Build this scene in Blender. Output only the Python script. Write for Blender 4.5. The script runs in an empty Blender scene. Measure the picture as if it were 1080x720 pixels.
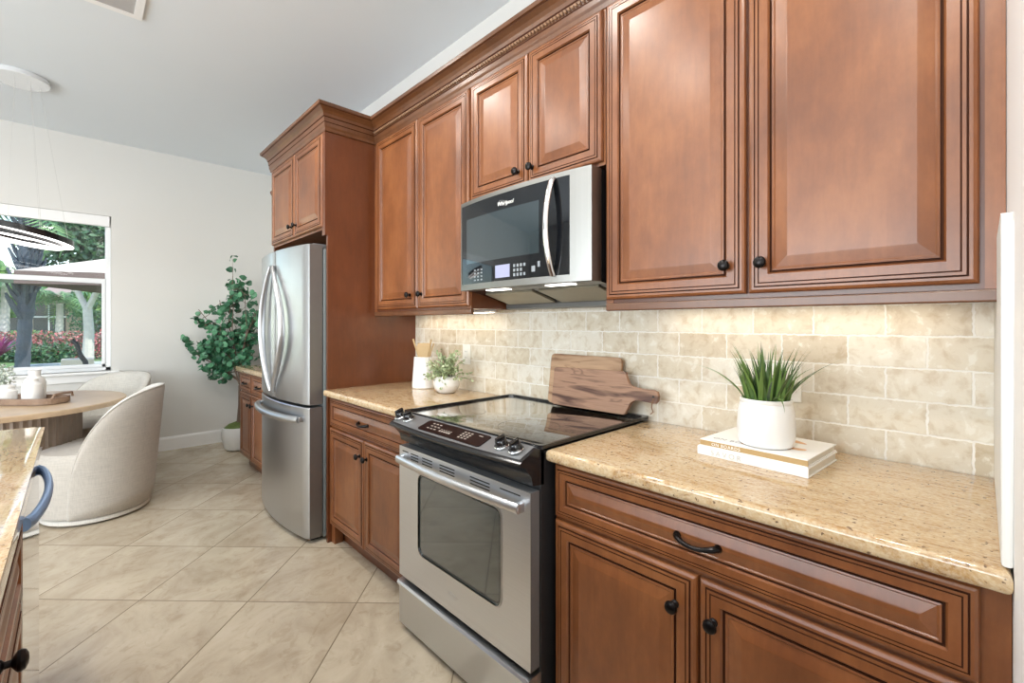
import bpy, bmesh, math, random
from mathutils import Vector, Matrix
random.seed(7)
C = bpy.context.scene.collection
PI = math.pi
# ------------------------------------------------------------------ camera, world, lights, exposure
cam_d = bpy.data.cameras.new('camera'); cam = bpy.data.objects.new('camera', cam_d); C.objects.link(cam)
cam.location = (0, 0, 1.305); cam.rotation_euler = (PI/2, 0, math.radians(-43.95))
cam_d.sensor_width = 36; cam_d.lens = 36*478/1080; cam_d.shift_y = -19/1080; cam_d.clip_start = .02; cam_d.clip_end = 400
bpy.context.scene.camera = cam
sc = bpy.context.scene
sc.view_settings.view_transform = 'Standard'; sc.view_settings.look = 'None'
sc.view_settings.exposure = 0.88; sc.view_settings.gamma = 1; sc.view_settings.use_curve_mapping = False
sc.cycles.use_denoising = True
sc.cycles.max_bounces = 10; sc.cycles.diffuse_bounces = 5; sc.cycles.glossy_bounces = 5; sc.cycles.transmission_bounces = 8
sc.cycles.sample_clamp_indirect = 6; sc.cycles.caustics_reflective = False; sc.cycles.caustics_refractive = False
W = bpy.data.worlds.new('sky'); sc.world = W; W.use_nodes = True
wn = W.node_tree; bg = wn.nodes['Background']; sky = wn.nodes.new('ShaderNodeTexSky')
sky.sky_type = 'NISHITA'; sky.sun_disc = False; sky.sun_elevation = math.radians(50); sky.sun_rotation = math.radians(200); sky.air_density = 1.2; sky.dust_density = .6
wn.links.new(sky.outputs[0], bg.inputs[0]); bg.inputs[1].default_value = .21

def area(name, loc, rot, sx, sy, power, col, shape='RECTANGLE'):
    l = bpy.data.lights.new(name, 'AREA'); l.shape = shape; l.size = sx; l.size_y = sy; l.energy = power; l.color = col
    o = bpy.data.objects.new(name, l); o.location = loc; o.rotation_euler = rot; C.objects.link(o); return o
sun_d = bpy.data.lights.new('sun', 'SUN'); sun_d.energy = 2.6; sun_d.angle = .01; sun_d.color = (1, .95, .88)
sun = bpy.data.objects.new('sun', sun_d); sun.rotation_euler = (math.radians(40), 0, math.radians(28)); C.objects.link(sun)
area('daylight_glass_doors', (-4.1, 1.6, 1.25), (0, math.radians(-110), 0), 2.3, 3.6, 130, (.86, .93, 1))
area('daylight_rear_window', (-2.75, -3.35, 1.5), (math.radians(112), 0, 0), 2.3, 1.9, 75, (.9, .95, 1))
LAMPS = [(x, y) for x in (-.35, .5) for y in (0.1, 1.4, 2.62)] + [(-2.4, 0.4), (-2.4, 2.2), (-1.4, 3.8)]
LAMP_E = 150
UNDER = [(1.60, .46, .8, 1.9), (1.60, 2.2, .8, 1.5)]
# ------------------------------------------------------------------ materials
def nt(name):
    m = bpy.data.materials.new(name); m.use_nodes = True; t = m.node_tree
    return m, t, t.nodes['Principled BSDF']
def N(t, k, **kw):
    n = t.nodes.new('ShaderNode'+k)
    for a, b in kw.items():
        if a.startswith('i_'): n.inputs[a[2:].replace('_', ' ')].default_value = b
        else: setattr(n, a, b)
    return n
def L(t, a, b): t.links.new(a, b)
def coords(t, scale=(1, 1, 1), rand=False, rot=(0, 0, 0), loc=(0, 0, 0)):
    tc = N(t, 'TexCoord'); mp = N(t, 'Mapping'); mp.inputs['Scale'].default_value = scale; mp.inputs['Rotation'].default_value = rot; mp.inputs['Location'].default_value = loc
    src = tc.outputs['Object']
    if rand:
        oi = N(t, 'ObjectInfo'); v = N(t, 'VectorMath', operation='SCALE'); v.inputs[0].default_value = (13, 17, 23); L(t, oi.outputs['Random'], v.inputs['Scale'])
        ad = N(t, 'VectorMath', operation='ADD'); L(t, src, ad.inputs[0]); L(t, v.outputs[0], ad.inputs[1]); src = ad.outputs[0]
    L(t, src, mp.inputs[0]); return mp.outputs[0]
def ramp(t, fac, stops):
    r = N(t, 'ValToRGB'); e = r.color_ramp.elements
    while len(e) < len(stops): e.new(.5)
    for i, (p, c) in enumerate(stops): e[i].position = p; e[i].color = (*c, 1)
    L(t, fac, r.inputs[0]); return r.outputs[0]
def mixc(t, f, a, b, mode='MIX'):
    m = N(t, 'Mix', data_type='RGBA', blend_type=mode)
    for s, v in ((0, f), (6, a), (7, b)):
        if hasattr(v, 'is_output'): L(t, v, m.inputs[s])
        else: m.inputs[s].default_value = v if s == 0 else (*v, 1)
    return m.outputs[2]
def noise(t, vec, sc_, det=4, rough=.55, dist=0):
    n = N(t, 'TexNoise'); n.inputs['Scale'].default_value = sc_; n.inputs['Detail'].default_value = det; n.inputs['Roughness'].default_value = rough; n.inputs['Distortion'].default_value = dist
    L(t, vec, n.inputs['Vector']); return n.outputs[0]
def bump(t, p, h, s=.2, d=.01):
    b = N(t, 'Bump'); b.inputs['Strength'].default_value = s; b.inputs['Distance'].default_value = d; L(t, h, b.inputs['Height']); L(t, b.outputs[0], p.inputs['Normal'])
def plain(name, col, rough=.5, metal=0, **kw):
    m, t, p = nt(name); p.inputs['Roughness'].default_value = rough; p.inputs['Metallic'].default_value = metal
    n = noise(t, coords(t), kw.pop('ns', 40), 3)
    v = kw.pop('var', .04)
    c = mixc(t, n, tuple(x*(1-v) for x in col), tuple(min(1, x*(1+v)) for x in col)); L(t, c, p.inputs['Base Color'])
    for a, b in kw.items(): p.inputs[a.replace('_', ' ')].default_value = b
    return m
def wood_mat(name, c0, c1, c2, scale=(9, 9, 1.1), rough=.36, coat=.32, mott=2.2):
    m, t, p = nt(name); v = coords(t, scale, True); g = noise(t, v, 6, 6, .6, .6)
    v2 = coords(t, (1, 1, .6), True); cl = noise(t, v2, mott*1.9, 6, .66)
    col = ramp(t, cl, [(.3, c0), (.5, c1), (.72, c2)])
    gr = ramp(t, g, [(.35, (.88, .86, .84)), (.65, (1.0, 1.0, 1.0))])
    L(t, mixc(t, 1.0, col, gr, 'MULTIPLY'), p.inputs['Base Color'])
    p.inputs['Roughness'].default_value = rough; p.inputs['Coat Weight'].default_value = coat; p.inputs['Coat Roughness'].default_value = .24
    bump(t, p, g, .04, .002); return m
M = {}
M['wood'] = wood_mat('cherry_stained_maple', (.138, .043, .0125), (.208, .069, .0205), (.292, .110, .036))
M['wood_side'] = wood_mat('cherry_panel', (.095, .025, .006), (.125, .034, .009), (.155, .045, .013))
M['wood_shaded'] = wood_mat('maple_shaded', (.085, .030, .010), (.125, .046, .015), (.165, .064, .022))  # darker copy of the cabinet wood, crown shadows put into its colour
M['glaze'] = plain('dark_glaze', (.055, .018, .008), .75, 0, Specular_IOR_Level=.15)
M['board_dark'] = wood_mat('acacia', (.22, .115, .075), (.46, .29, .205), (.56, .38, .28), (1.2, .8, 9), .5, 0, 3)
M['board_light'] = wood_mat('olive_wood', (.42, .25, .15), (.58, .38, .25), (.66, .46, .32), (1.2, .8, 9), .5, 0, 3)
def board_mat(name, dark, light, k):
    m, t, p = nt(name); v = coords(t, (1, .8, 7)); n = noise(t, v, 4.5, 3, .45, .5); n2 = noise(t, coords(t, (2, 3, 60)), 3, 3)
    c = ramp(t, n, [(.34, dark), (.43, tuple((a+b)/2 for a, b in zip(dark, light))), (.50, light), (.60, light), (.64, tuple(a*.6+b*.4 for a, b in zip(dark, light))), (.68, light)])
    L(t, mixc(t, k, c, ramp(t, n2, [(.3, (.8, .78, .76)), (.6, (1, 1, 1))]), 'MULTIPLY'), p.inputs['Base Color']); p.inputs['Roughness'].default_value = .5; return m
M['board_dark'] = board_mat('acacia', (.085, .035, .022), (.36, .205, .13), .8)
M['board_light'] = board_mat('olive_wood', (.24, .12, .06), (.46, .29, .17), .6)
M['bamboo'] = plain('bamboo', (.52, .36, .18), .5)
M['oak'] = wood_mat('pale_oak', (.50, .36, .23), (.58, .43, .28), (.64, .49, .34), (1.5, 9, 9), .4, .1, 2)
M['oak_grey'] = wood_mat('grey_oak_slats', (.20, .155, .12), (.27, .21, .165), (.33, .26, .21), (9, 9, 1), .55, 0, 2)
M['tray'] = wood_mat('weathered_wood', (.20, .12, .08), (.27, .18, .125), (.34, .24, .17), (2, 9, 9), .6, 0, 5)
M['iron'] = plain('oil_rubbed_bronze', (.018, .016, .016), .28, .85)
M['black'] = plain('black_enamel', (.012, .012, .013), .18)
M['blackmat'] = plain('black_plastic', (.02, .02, .021), .4)
M['knobface'] = plain('knob_satin_black', (.01, .01, .011), .22, Coat_Weight=.5)
M['chrome'] = plain('chrome', (.75, .75, .76), .12, 1)
M['white'] = plain('white_ceramic', (.80, .79, .77), .3, ns=6, var=.02)
M['whitegloss'] = plain('white_glazed_ceramic', (.74, .72, .69), .18)
M['plate'] = plain('outlet_plastic', (.82, .80, .74), .3)
M['wall'] = plain('warm_white_paint', (.70, .69, .66), .65, ns=3, var=.01)
M['trimw'] = plain('white_trim_paint', (.86, .86, .85), .35, ns=3, var=.01)
M['ceil'] = plain('ceiling_daylight_tint', (.74, .785, .82), .8, ns=3, var=.01)  # cool cast of the daylight is mixed into this colour
M['endw'] = plain('overexposed_white', (.92, .92, .92), .5, ns=3, var=.01)  # wall white raised so the overexposed light sits in the colour
M['vinyl'] = plain('window_vinyl', (.82, .84, .86), .35, ns=3, var=.01)
M['slot'] = plain('dark_slot', (.01, .01, .01), .6)
M['paper'] = plain('book_paper', (.72, .69, .62), .7, ns=300, var=.1)
M['cover_white'] = plain('book_cover_white', (.80, .79, .77), .3)
M['cover_tan'] = plain('book_cover_tan', (.42, .28, .12), .35)
M['ink_grey'] = plain('ink_grey', (.25, .25, .27), .5)
M['ink_pale'] = plain('ink_pale', (.55, .54, .52), .5)
M['ink_white'] = plain('ink_white', (.85, .85, .83), .5)
M['peach'] = plain('cover_peach', (.66, .36, .18), .4, var=.3)
M['soil'] = plain('moss', (.10, .14, .035), .9, ns=60, var=.5)
M['bark'] = plain('bark', (.16, .11, .08), .8, ns=30, var=.3)
M['burner'] = plain('burner_print', (.06, .055, .05), .2)
M['print'] = plain('print_beige', (.42, .37, .32), .5)
M['keyp'] = plain('keypad_print', (.24, .26, .28), .4)
M['zinc'] = plain('galvanised_white', (.72, .73, .72), .45, 0, ns=30)
M['cord'] = plain('leather_cord', (.22, .12, .07), .7)
def brushed(name, col, axis, rough=.25, aniso=0):
    m, t, p = nt(name); s = [1.5, 1.5, 1.5]; s[axis] = .02; s = [x*150 if i != axis else x for i, x in enumerate(s)]
    n = noise(t, coords(t, tuple(s)), 1.0, 3)
    L(t, ramp(t, n, [(.3, tuple(x*.95 for x in col)), (.7, col)]), p.inputs['Base Color'])
    r = N(t, 'MapRange'); r.inputs['To Min'].default_value = rough*.88; r.inputs['To Max'].default_value = rough*1.15; L(t, n, r.inputs[0]); L(t, r.outputs[0], p.inputs['Roughness'])
    p.inputs['Metallic'].default_value = 1; return m
M['steel'] = brushed('brushed_steel', (.72, .745, .78), 1, .30)
M['steel_v'] = brushed('brushed_steel_vertical', (.52, .53, .545), 2, .30)
M['steel_mw'] = brushed('microwave_steel', (.30, .295, .28), 2, .38)
M['silver'] = plain('silver_paint', (.23, .235, .24), .42, .55)
M['rope'] = plain('rope_trim_maple', (.23, .13, .075), .25)
M['doorside'] = plain('door_edge_steel', (.22, .21, .20), .35, .7)
M['steel_dw'] = brushed('dishwasher_steel', (.62, .64, .68), 1, .05)
M['steel_h'] = plain('steel_handle', (.68, .68, .69), .3, 1)
M['steel_g'] = plain('satin_handle', (.46, .465, .475), .36, 1)
M['handle_blue'] = plain('handle_blue_steel', (.26, .40, .66), .35, .55)
M['case'] = plain('grey_painted_steel', (.20, .22, .22), .45)
M['filter'] = plain('grease_filter', (.30, .27, .20), .4, .6, ns=400, var=.4)
def glassy(name, col, rough=.03, spec=.5, coat=0):
    m, t, p = nt(name); p.inputs['Roughness'].default_value = rough; p.inputs['IOR'].default_value = 1.5
    p.inputs['Base Color'].default_value = (*col, 1); p.inputs['Specular IOR Level'].default_value = spec; p.inputs['Coat Weight'].default_value = coat; p.inputs['Coat Roughness'].default_value = .02; return m
M['cooktop'] = glassy('cooktop_glass', (.016, .014, .013), .035, 1.0, .9)
M['ovenglass'] = glassy('oven_glass', (.045, .055, .050), .05, 1.0, 1.0)
M['mwglass'] = glassy('microwave_glass', (.006, .007, .009), .04, .45, 0)
M['mwscreen'] = glassy('microwave_window', (.016, .028, .034), .05, .9, .3)
M['panelglass'] = glassy('panel_glass', (.012, .006, .006), .3, .12, 0)
M['lcd'] = glassy('lcd_display', (.32, .33, .48), .2, .5)
def pane_mat():
    m, t, p = nt('window_glass'); t.nodes.remove(p); o = t.nodes['Material Output']
    tr = N(t, 'BsdfTransparent'); tr.inputs[0].default_value = (.95, .97, .98, 1); gl = N(t, 'BsdfGlossy'); gl.inputs['Roughness'].default_value = .02
    mx = N(t, 'MixShader'); fr = N(t, 'Fresnel'); fr.inputs[0].default_value = 1.45
    L(t, fr.outputs[0], mx.inputs[0]); L(t, tr.outputs[0], mx.inputs[1]); L(t, gl.outputs[0], mx.inputs[2]); L(t, mx.outputs[0], o.inputs[0]); return m
M['glass'] = pane_mat()
def emit(name, col, s):
    m, t, p = nt(name); p.inputs['Emission Color'].default_value = (*col, 1); p.inputs['Emission Strength'].default_value = s; p.inputs['Base Color'].default_value = (.8, .8, .8, 1); return m
M['lamp'] = emit('lamp_lens', (1, .955, .89), LAMP_E)
M['led'] = emit('led_strip', (1, .95, .92), 2.2)
M['under'] = emit('under_cabinet_lens', (1, .84, .62), 7)
M['mwlamp'] = emit('hood_lamp_lens', (1, .96, .9), 3)
def granite():
    m, t, p = nt('gold_granite'); v = coords(t, (4.2, 1.0, 1.5), rot=(0, 0, .45))
    a = noise(t, v, 9, 10, .74, 1.6); b = noise(t, coords(t), 120, 3, .7); c = noise(t, coords(t), 95, 2, .5)
    col = ramp(t, a, [(.32, (.20, .095, .035)), (.43, (.41, .25, .11)), (.56, (.54, .40, .235)), (.70, (.25, .13, .05))])
    col = mixc(t, ramp(t, b, [(.40, (0, 0, 0)), (.72, (.55, .55, .55))]), col, (.64, .55, .41))
    sp = ramp(t, c, [(.30, (1, 1, 1)), (.345, (0, 0, 0))]); col = mixc(t, sp, col, (.16, .10, .06))
    L(t, col, p.inputs['Base Color']); p.inputs['Roughness'].default_value = .055; p.inputs['Specular IOR Level'].default_value = .6; return m
M['granite'] = granite()
def tilefloor():
    m, t, p = nt('travertine_floor'); s = .515
    # grid turned 45 degrees: joints where (X-Y)/sqrt2 = -1.28 + k s and (X+Y)/sqrt2 = 2.105 + k s
    tc = N(t, 'TexCoord'); mp = N(t, 'Mapping', vector_type='POINT'); mp.inputs['Rotation'].default_value = (0, 0, PI/4)
    mp.inputs['Location'].default_value = (1.28 + s*40, -2.105 + s*40, 0)
    L(t, tc.outputs['Object'], mp.inputs[0]); v = mp.outputs[0]
    br = N(t, 'TexBrick'); br.offset = 0; br.squash = 1; br.inputs['Scale'].default_value = 1; br.inputs['Brick Width'].default_value = s; br.inputs['Row Height'].default_value = s
    br.inputs['Mortar Size'].default_value = .0032; br.inputs['Mortar Smooth'].default_value = .3; br.inputs['Color1'].default_value = (.35, .35, .35, 1); br.inputs['Color2'].default_value = (.65, .65, .65, 1); br.inputs['Mortar'].default_value = (.5, .5, .5, 1)
    L(t, v, br.inputs['Vector'])
    sn = N(t, 'VectorMath', operation='SCALE'); L(t, br.outputs['Color'], sn.inputs[0]); sn.inputs['Scale'].default_value = 9
    ad = N(t, 'VectorMath', operation='ADD'); L(t, v, ad.inputs[0]); L(t, sn.outputs[0], ad.inputs[1])
    sm = N(t, 'Mapping'); sm.inputs['Scale'].default_value = (1.35, 1, 1); L(t, ad.outputs[0], sm.inputs[0])
    a = noise(t, sm.outputs[0], 3.2, 9, .62, .9); b = noise(t, sm.outputs[0], 13, 7, .68, .8)
    col = ramp(t, a, [(.28, (.37, .30, .215)), (.45, (.47, .395, .295)), (.6, (.54, .465, .355)), (.78, (.61, .54, .43))])
    vein = ramp(t, b, [(.36, (.84, .81, .77)), (.48, (1, 1, 1))])
    col = mixc(t, .8, col, vein, 'MULTIPLY'); col = mixc(t, .25, col, br.outputs['Color'], 'SOFT_LIGHT')
    col = mixc(t, br.outputs['Fac'], col, (.22, .175, .12))
    L(t, col, p.inputs['Base Color']); p.inputs['Roughness'].default_value = .27
    iv = N(t, 'Math', operation='SUBTRACT'); iv.inputs[0].default_value = 1; L(t, br.outputs['Fac'], iv.inputs[1]); bump(t, p, iv.outputs[0], .5, .002); return m
M['tile'] = tilefloor()
def splash():
    m, t, p = nt('tumbled_travertine'); tc = N(t, 'TexCoord'); sp = N(t, 'SeparateXYZ'); L(t, tc.outputs['Object'], sp.inputs[0]); cb = N(t, 'CombineXYZ')
    mul = N(t, 'Math', operation='MULTIPLY'); mul.inputs[1].default_value = -1; L(t, sp.outputs[1], mul.inputs[0])
    off = N(t, 'Math', operation='ADD'); off.inputs[1].default_value = .193 + .1775*40; L(t, mul.outputs[0], off.inputs[0])
    zo = N(t, 'Math', operation='ADD'); zo.inputs[1].default_value = -.9975 + .0907*20; L(t, sp.outputs[2], zo.inputs[0])
    L(t, off.outputs[0], cb.inputs[0]); L(t, zo.outputs[0], cb.inputs[1])
    dn = N(t, 'TexNoise'); dn.inputs['Scale'].default_value = 60; dn.inputs['Detail'].default_value = 3; L(t, tc.outputs['Object'], dn.inputs['Vector'])
    ds = N(t, 'VectorMath', operation='SUBTRACT'); L(t, dn.outputs[1], ds.inputs[0]); ds.inputs[1].default_value = (.5, .5, .5)
    dm = N(t, 'VectorMath', operation='SCALE'); dm.inputs['Scale'].default_value = .010; L(t, ds.outputs[0], dm.inputs[0])
    ad = N(t, 'VectorMath', operation='ADD'); L(t, cb.outputs[0], ad.inputs[0]); L(t, dm.outputs[0], ad.inputs[1])
    br = N(t, 'TexBrick'); br.offset = .5; br.inputs['Scale'].default_value = 1; br.inputs['Brick Width'].default_value = .1775; br.inputs['Row Height'].default_value = .0907
    br.inputs['Mortar Size'].default_value = .0032; br.inputs['Mortar Smooth'].default_value = .35; br.inputs['Color1'].default_value = (0, 0, 0, 1); br.inputs['Color2'].default_value = (1, 1, 1, 1)
    L(t, ad.outputs[0], br.inputs['Vector'])
    base = ramp(t, br.outputs['Color'], [(0, (.56, .475, .345)), (.3, (.70, .64, .53)), (.6, (.63, .555, .43)), (.8, (.72, .675, .585)), (1, (.65, .585, .47))])
    a = noise(t, tc.outputs['Object'], 22, 7, .62, .4)
    st = ramp(t, a, [(.34, (.78, .70, .60)), (.5, (1, 1, 1)), (.68, (1.0, 1.0, 1.0))])
    lt = ramp(t, a, [(.57, (0, 0, 0)), (.64, (.6, .6, .6))])
    col = mixc(t, .9, base, st, 'MULTIPLY'); col = mixc(t, lt, col, (.80, .77, .69))
    col = mixc(t, br.outputs['Fac'], col, (.80, .77, .71)); L(t, col, p.inputs['Base Color']); p.inputs['Roughness'].default_value = .38
    iv = N(t, 'Math', operation='SUBTRACT'); iv.inputs[0].default_value = 1; L(t, br.outputs['Fac'], iv.inputs[1])
    h = N(t, 'Math', operation='MULTIPLY_ADD'); h.inputs[1].default_value = .35; L(t, a, h.inputs[0]); L(t, iv.outputs[0], h.inputs[2]); bump(t, p, h.outputs[0], .45, .003); return m
M['splash'] = splash()
def fabric(name, col):
    m, t, p = nt(name); a = noise(t, coords(t, (260, 260, 12)), 1, 2); b = noise(t, coords(t, (14, 14, 260)), 1, 2)
    s = N(t, 'Math', operation='ADD'); L(t, a, s.inputs[0]); L(t, b, s.inputs[1]); h = N(t, 'Math', operation='MULTIPLY'); h.inputs[1].default_value = .5; L(t, s.outputs[0], h.inputs[0])
    L(t, ramp(t, h.outputs[0], [(.35, tuple(x*.80 for x in col)), (.6, col)]), p.inputs['Base Color'])
    p.inputs['Roughness'].default_value = .9; p.inputs['Sheen Weight'].default_value = .2; bump(t, p, h.outputs[0], .3, .002); return m
M['linen'] = fabric('linen', (.54, .50, .445)); M['linen_light'] = fabric('linen_light', (.72, .69, .63))
def leaf(name, a, b, rough=.45):
    m, t, p = nt(name); g = N(t, 'NewGeometry'); n = ramp(t, g.outputs['Random Per Island'], [(0, a), (1, b)]); L(t, n, p.inputs['Base Color']); p.inputs['Roughness'].default_value = rough; return m
M['leaf_tree'] = leaf('leaf_eucalyptus', (.015, .085, .040), (.10, .29, .15))
M['leaf_grass'] = leaf('leaf_grass', (.012, .042, .016), (.15, .26, .055))
M['leaf_pale'] = leaf('leaf_pale', (.24, .32, .15), (.56, .63, .40))
M['leaf_white'] = leaf('leaf_dusty', (.35, .42, .33), (.75, .78, .70))
M['leaf_out'] = leaf('leaf_garden', (.06, .17, .04), (.22, .36, .10))
M['leaf_dark'] = leaf('leaf_shade', (.02, .07, .03), (.07, .16, .06))
M['leaf_palm'] = leaf('leaf_palm', (.05, .15, .06), (.20, .34, .12))
M['leaf_pink'] = leaf('leaf_croton', (.02, .06, .03), (.62, .30, .26))
for n_ in M['leaf_pink'].node_tree.nodes:
    if n_.type == 'VALTORGB':
        for p_, c_ in ((.35, (.10, .13, .07, 1)), (.5, (.26, .035, .05, 1)), (.75, (.45, .10, .10, 1))): n_.color_ramp.elements.new(p_).color = c_
M['leaf_mag'] = leaf('leaf_cordyline', (.20, .02, .12), (.42, .05, .26))
M['lawn'] = plain('lawn', (.16, .27, .09), .9, ns=2, var=.3)
M['deck'] = plain('pool_deck', (.55, .52, .47), .8, ns=3)
M['water'] = glassy('pool_water', (.06, .34, .38), .03, .5)
M['trunk'] = plain('palm_trunk', (.10, .115, .14), .85, ns=9, var=.35)
M['trunk_pale'] = plain('pale_trunk', (.55, .51, .46), .85, ns=9, var=.25)
M['stucco'] = plain('peach_stucco', (.50, .38, .30), .9, ns=3, var=.05)
M['roof'] = plain('roof_tile', (.42, .31, .25), .8, ns=8, var=.2)
M['canvas'] = plain('cream_canvas', (.72, .62, .50), .8); M['canvas_u'] = plain('brown_canvas', (.19, .13, .105), .8); M['sail'] = plain('sage_canvas', (.34, .38, .32), .8, ns=5, var=.2)
M['lanai'] = glassy('dark_screen', (.03, .05, .07), .15)
M['pipe'] = plain('black_pipe', (.012, .012, .013), .5)
# ------------------------------------------------------------------ mesh helpers
def wl(o):
    v = Vector((0, 0, 0))
    while o is not None: v = v + o.location; o = o.parent
    return v
def obj(name, bm, mats, parent=None, smooth=False, loc=None):
    """link one mesh; vertices are given in world metres; origin goes to the parent's base (or loc)"""
    me = bpy.data.meshes.new(name); base = wl(parent) if parent else Vector(loc or (0, 0, 0))
    if not isinstance(mats, (list, tuple)): mats = [mats]
    for v in bm.verts: v.co -= base
    bmesh.ops.recalc_face_normals(bm, faces=bm.faces[:])
    bm.to_mesh(me); bm.free()
    for m in mats: me.materials.append(m)
    if smooth:
        for f in me.polygons: f.use_smooth = True
        if smooth != 'all': me.set_sharp_from_angle(angle=math.radians(35))
    o = bpy.data.objects.new(name, me); C.objects.link(o)
    if parent: o.parent = parent
    else: o.location = base
    return o
def thing(name, label, cat, loc, group=None):
    o = bpy.data.objects.new(name, None); o.empty_display_size = .05; C.objects.link(o); o.location = loc
    o['label'] = label; o['category'] = cat
    if group: o['group'] = group
    return o
def tag(o, label, cat, group=None, kind=None):
    o['label'] = label; o['category'] = cat
    if group: o['group'] = group
    if kind: o['kind'] = kind
    return o
def struct(name, bm, m, parent=None, **k):
    o = obj(name, bm, m, parent, **k)
    if not parent: o['kind'] = 'structure'
    return o
def dup(root, loc, label=None, rotz=None):
    r = root.copy(); C.objects.link(r); r.location = loc
    if rotz is not None: r.rotation_euler = (0, 0, rotz)
    if label: r['label'] = label
    for ch in list(root.children):
        c = ch.copy(); C.objects.link(c); c.parent = r
        for g in list(ch.children):
            d = g.copy(); C.objects.link(d); d.parent = c
    return r
def BM(): return bmesh.new()
def box(bm, x0, x1, y0, y1, z0, z1, bev=0, seg=2, mi=0):
    vs = [bm.verts.new((x, y, z)) for x in (x0, x1) for y in (y0, y1) for z in (z0, z1)]
    fs = [bm.faces.new([vs[i] for i in q]) for q in ((0, 1, 3, 2), (4, 6, 7, 5), (0, 4, 5, 1), (2, 3, 7, 6), (0, 2, 6, 4), (1, 5, 7, 3))]
    for f in fs: f.material_index = mi
    if bev:
        es = list({e for f in fs for e in f.edges}); bmesh.ops.bevel(bm, geom=es, offset=bev, segments=seg, profile=.5, affect='EDGES')
    return fs
def prism(bm, pts, axis, a, b, bev=0, seg=2, mi=0):
    """closed polygon pts in the plane normal to axis, extruded from a to b"""
    def P(p, t): return {0: (t, p[0], p[1]), 1: (p[0], t, p[1]), 2: (p[0], p[1], t)}[axis]
    A = [bm.verts.new(P(p, a)) for p in pts]; B = [bm.verts.new(P(p, b)) for p in pts]; n = len(pts)
    fs = [bm.faces.new(A), bm.faces.new(B[::-1])] + [bm.faces.new((A[i], A[(i+1) % n], B[(i+1) % n], B[i])) for i in range(n)]
    for f in fs: f.material_index = mi
    if bev:
        es = list(fs[0].edges)+list(fs[1].edges); bmesh.ops.bevel(bm, geom=es, offset=bev, segments=seg, profile=.5, affect='EDGES')
    return fs
def rrect(x0, x1, y0, y1, r, n=6, corners=(1, 1, 1, 1)):
    out = []
    for k, (cx, cy, a0) in enumerate(((x1-r, y1-r, 0), (x0+r, y1-r, 90), (x0+r, y0+r, 180), (x1-r, y0+r, 270))):
        if corners[k]:
            for i in range(n+1):
                a = math.radians(a0+90*i/n); out.append((cx+r*math.cos(a), cy+r*math.sin(a)))
        else: out.append(((x1, x0, x0, x1)[k], (y1, y1, y0, y0)[k]))
    return out
def lathe(bm, prof, c, n=32, sx=1, sy=1, mi=0, close=True):
    rings = []
    for r, z in prof:
        if r < 1e-5: rings.append([bm.verts.new((c[0], c[1], c[2]+z))])
        else: rings.append([bm.verts.new((c[0]+r*sx*math.cos(2*PI*i/n), c[1]+r*sy*math.sin(2*PI*i/n), c[2]+z)) for i in range(n)])
    for a, b in zip(rings, rings[1:]):
        for i in range(n):
            j = (i+1) % n
            if len(a) == 1 and len(b) == 1: continue
            if len(a) == 1: f = bm.faces.new((a[0], b[j], b[i]))
            elif len(b) == 1: f = bm.faces.new((a[i], a[j], b[0]))
            else: f = bm.faces.new((a[i], a[j], b[j], b[i]))
            f.material_index = mi
def tube(bm, pts, r, n=8, flat=1, mi=0, up=Vector((0, 0, 1))):
    """r: number or list; flat squeezes along the second frame axis"""
    pts = [Vector(p) for p in pts]; rs = r if isinstance(r, (list, tuple)) else [r]*len(pts); rings = []
    t0 = (pts[1]-pts[0]).normalized(); u = t0.cross(up)
    if u.length < .05: u = t0.cross(Vector((1, 0, 0)))
    u.normalize()
    for i, p in enumerate(pts):
        t = (pts[min(i+1, len(pts)-1)]-pts[max(i-1, 0)]).normalized(); u = (u-t*u.dot(t)).normalized(); v = t.cross(u)
        rings.append([bm.verts.new(p+u*math.cos(2*PI*k/n)*rs[i]+v*math.sin(2*PI*k/n)*rs[i]*flat) for k in range(n)])
    for a, b in zip(rings, rings[1:]):
        for i in range(n): bm.faces.new((a[i], a[(i+1) % n], b[(i+1) % n], b[i])).material_index = mi
    bm.faces.new(rings[0][::-1]).material_index = mi; bm.faces.new(rings[-1]).material_index = mi
def sweep(bm, path, prof, mi=0, mis=None):
    """path: plan points; outward = left of travel; prof: (out, z) mitred at the corners"""
    n = len(path); rings = []
    for i, p in enumerate(path):
        p = Vector(p)
        d1 = (p-Vector(path[i-1])).normalized() if i else None; d2 = (Vector(path[i+1])-p).normalized() if i < n-1 else None
        d1 = d1 or d2; d2 = d2 or d1; n1 = Vector((-d1.y, d1.x)); n2 = Vector((-d2.y, d2.x)); m = (n1+n2); m = m/(m.dot(n1))
        rings.append([bm.verts.new((p.x+m.x*o, p.y+m.y*o, z)) for o, z in prof])
    k = len(prof)
    for a, b in zip(rings, rings[1:]):
        for i in range(k):
            f = bm.faces.new((a[i], a[(i+1) % k], b[(i+1) % k], b[i])); f.material_index = (mis[i] if mis else mi)
    bm.faces.new(rings[0][::-1]); bm.faces.new(rings[-1])
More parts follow.
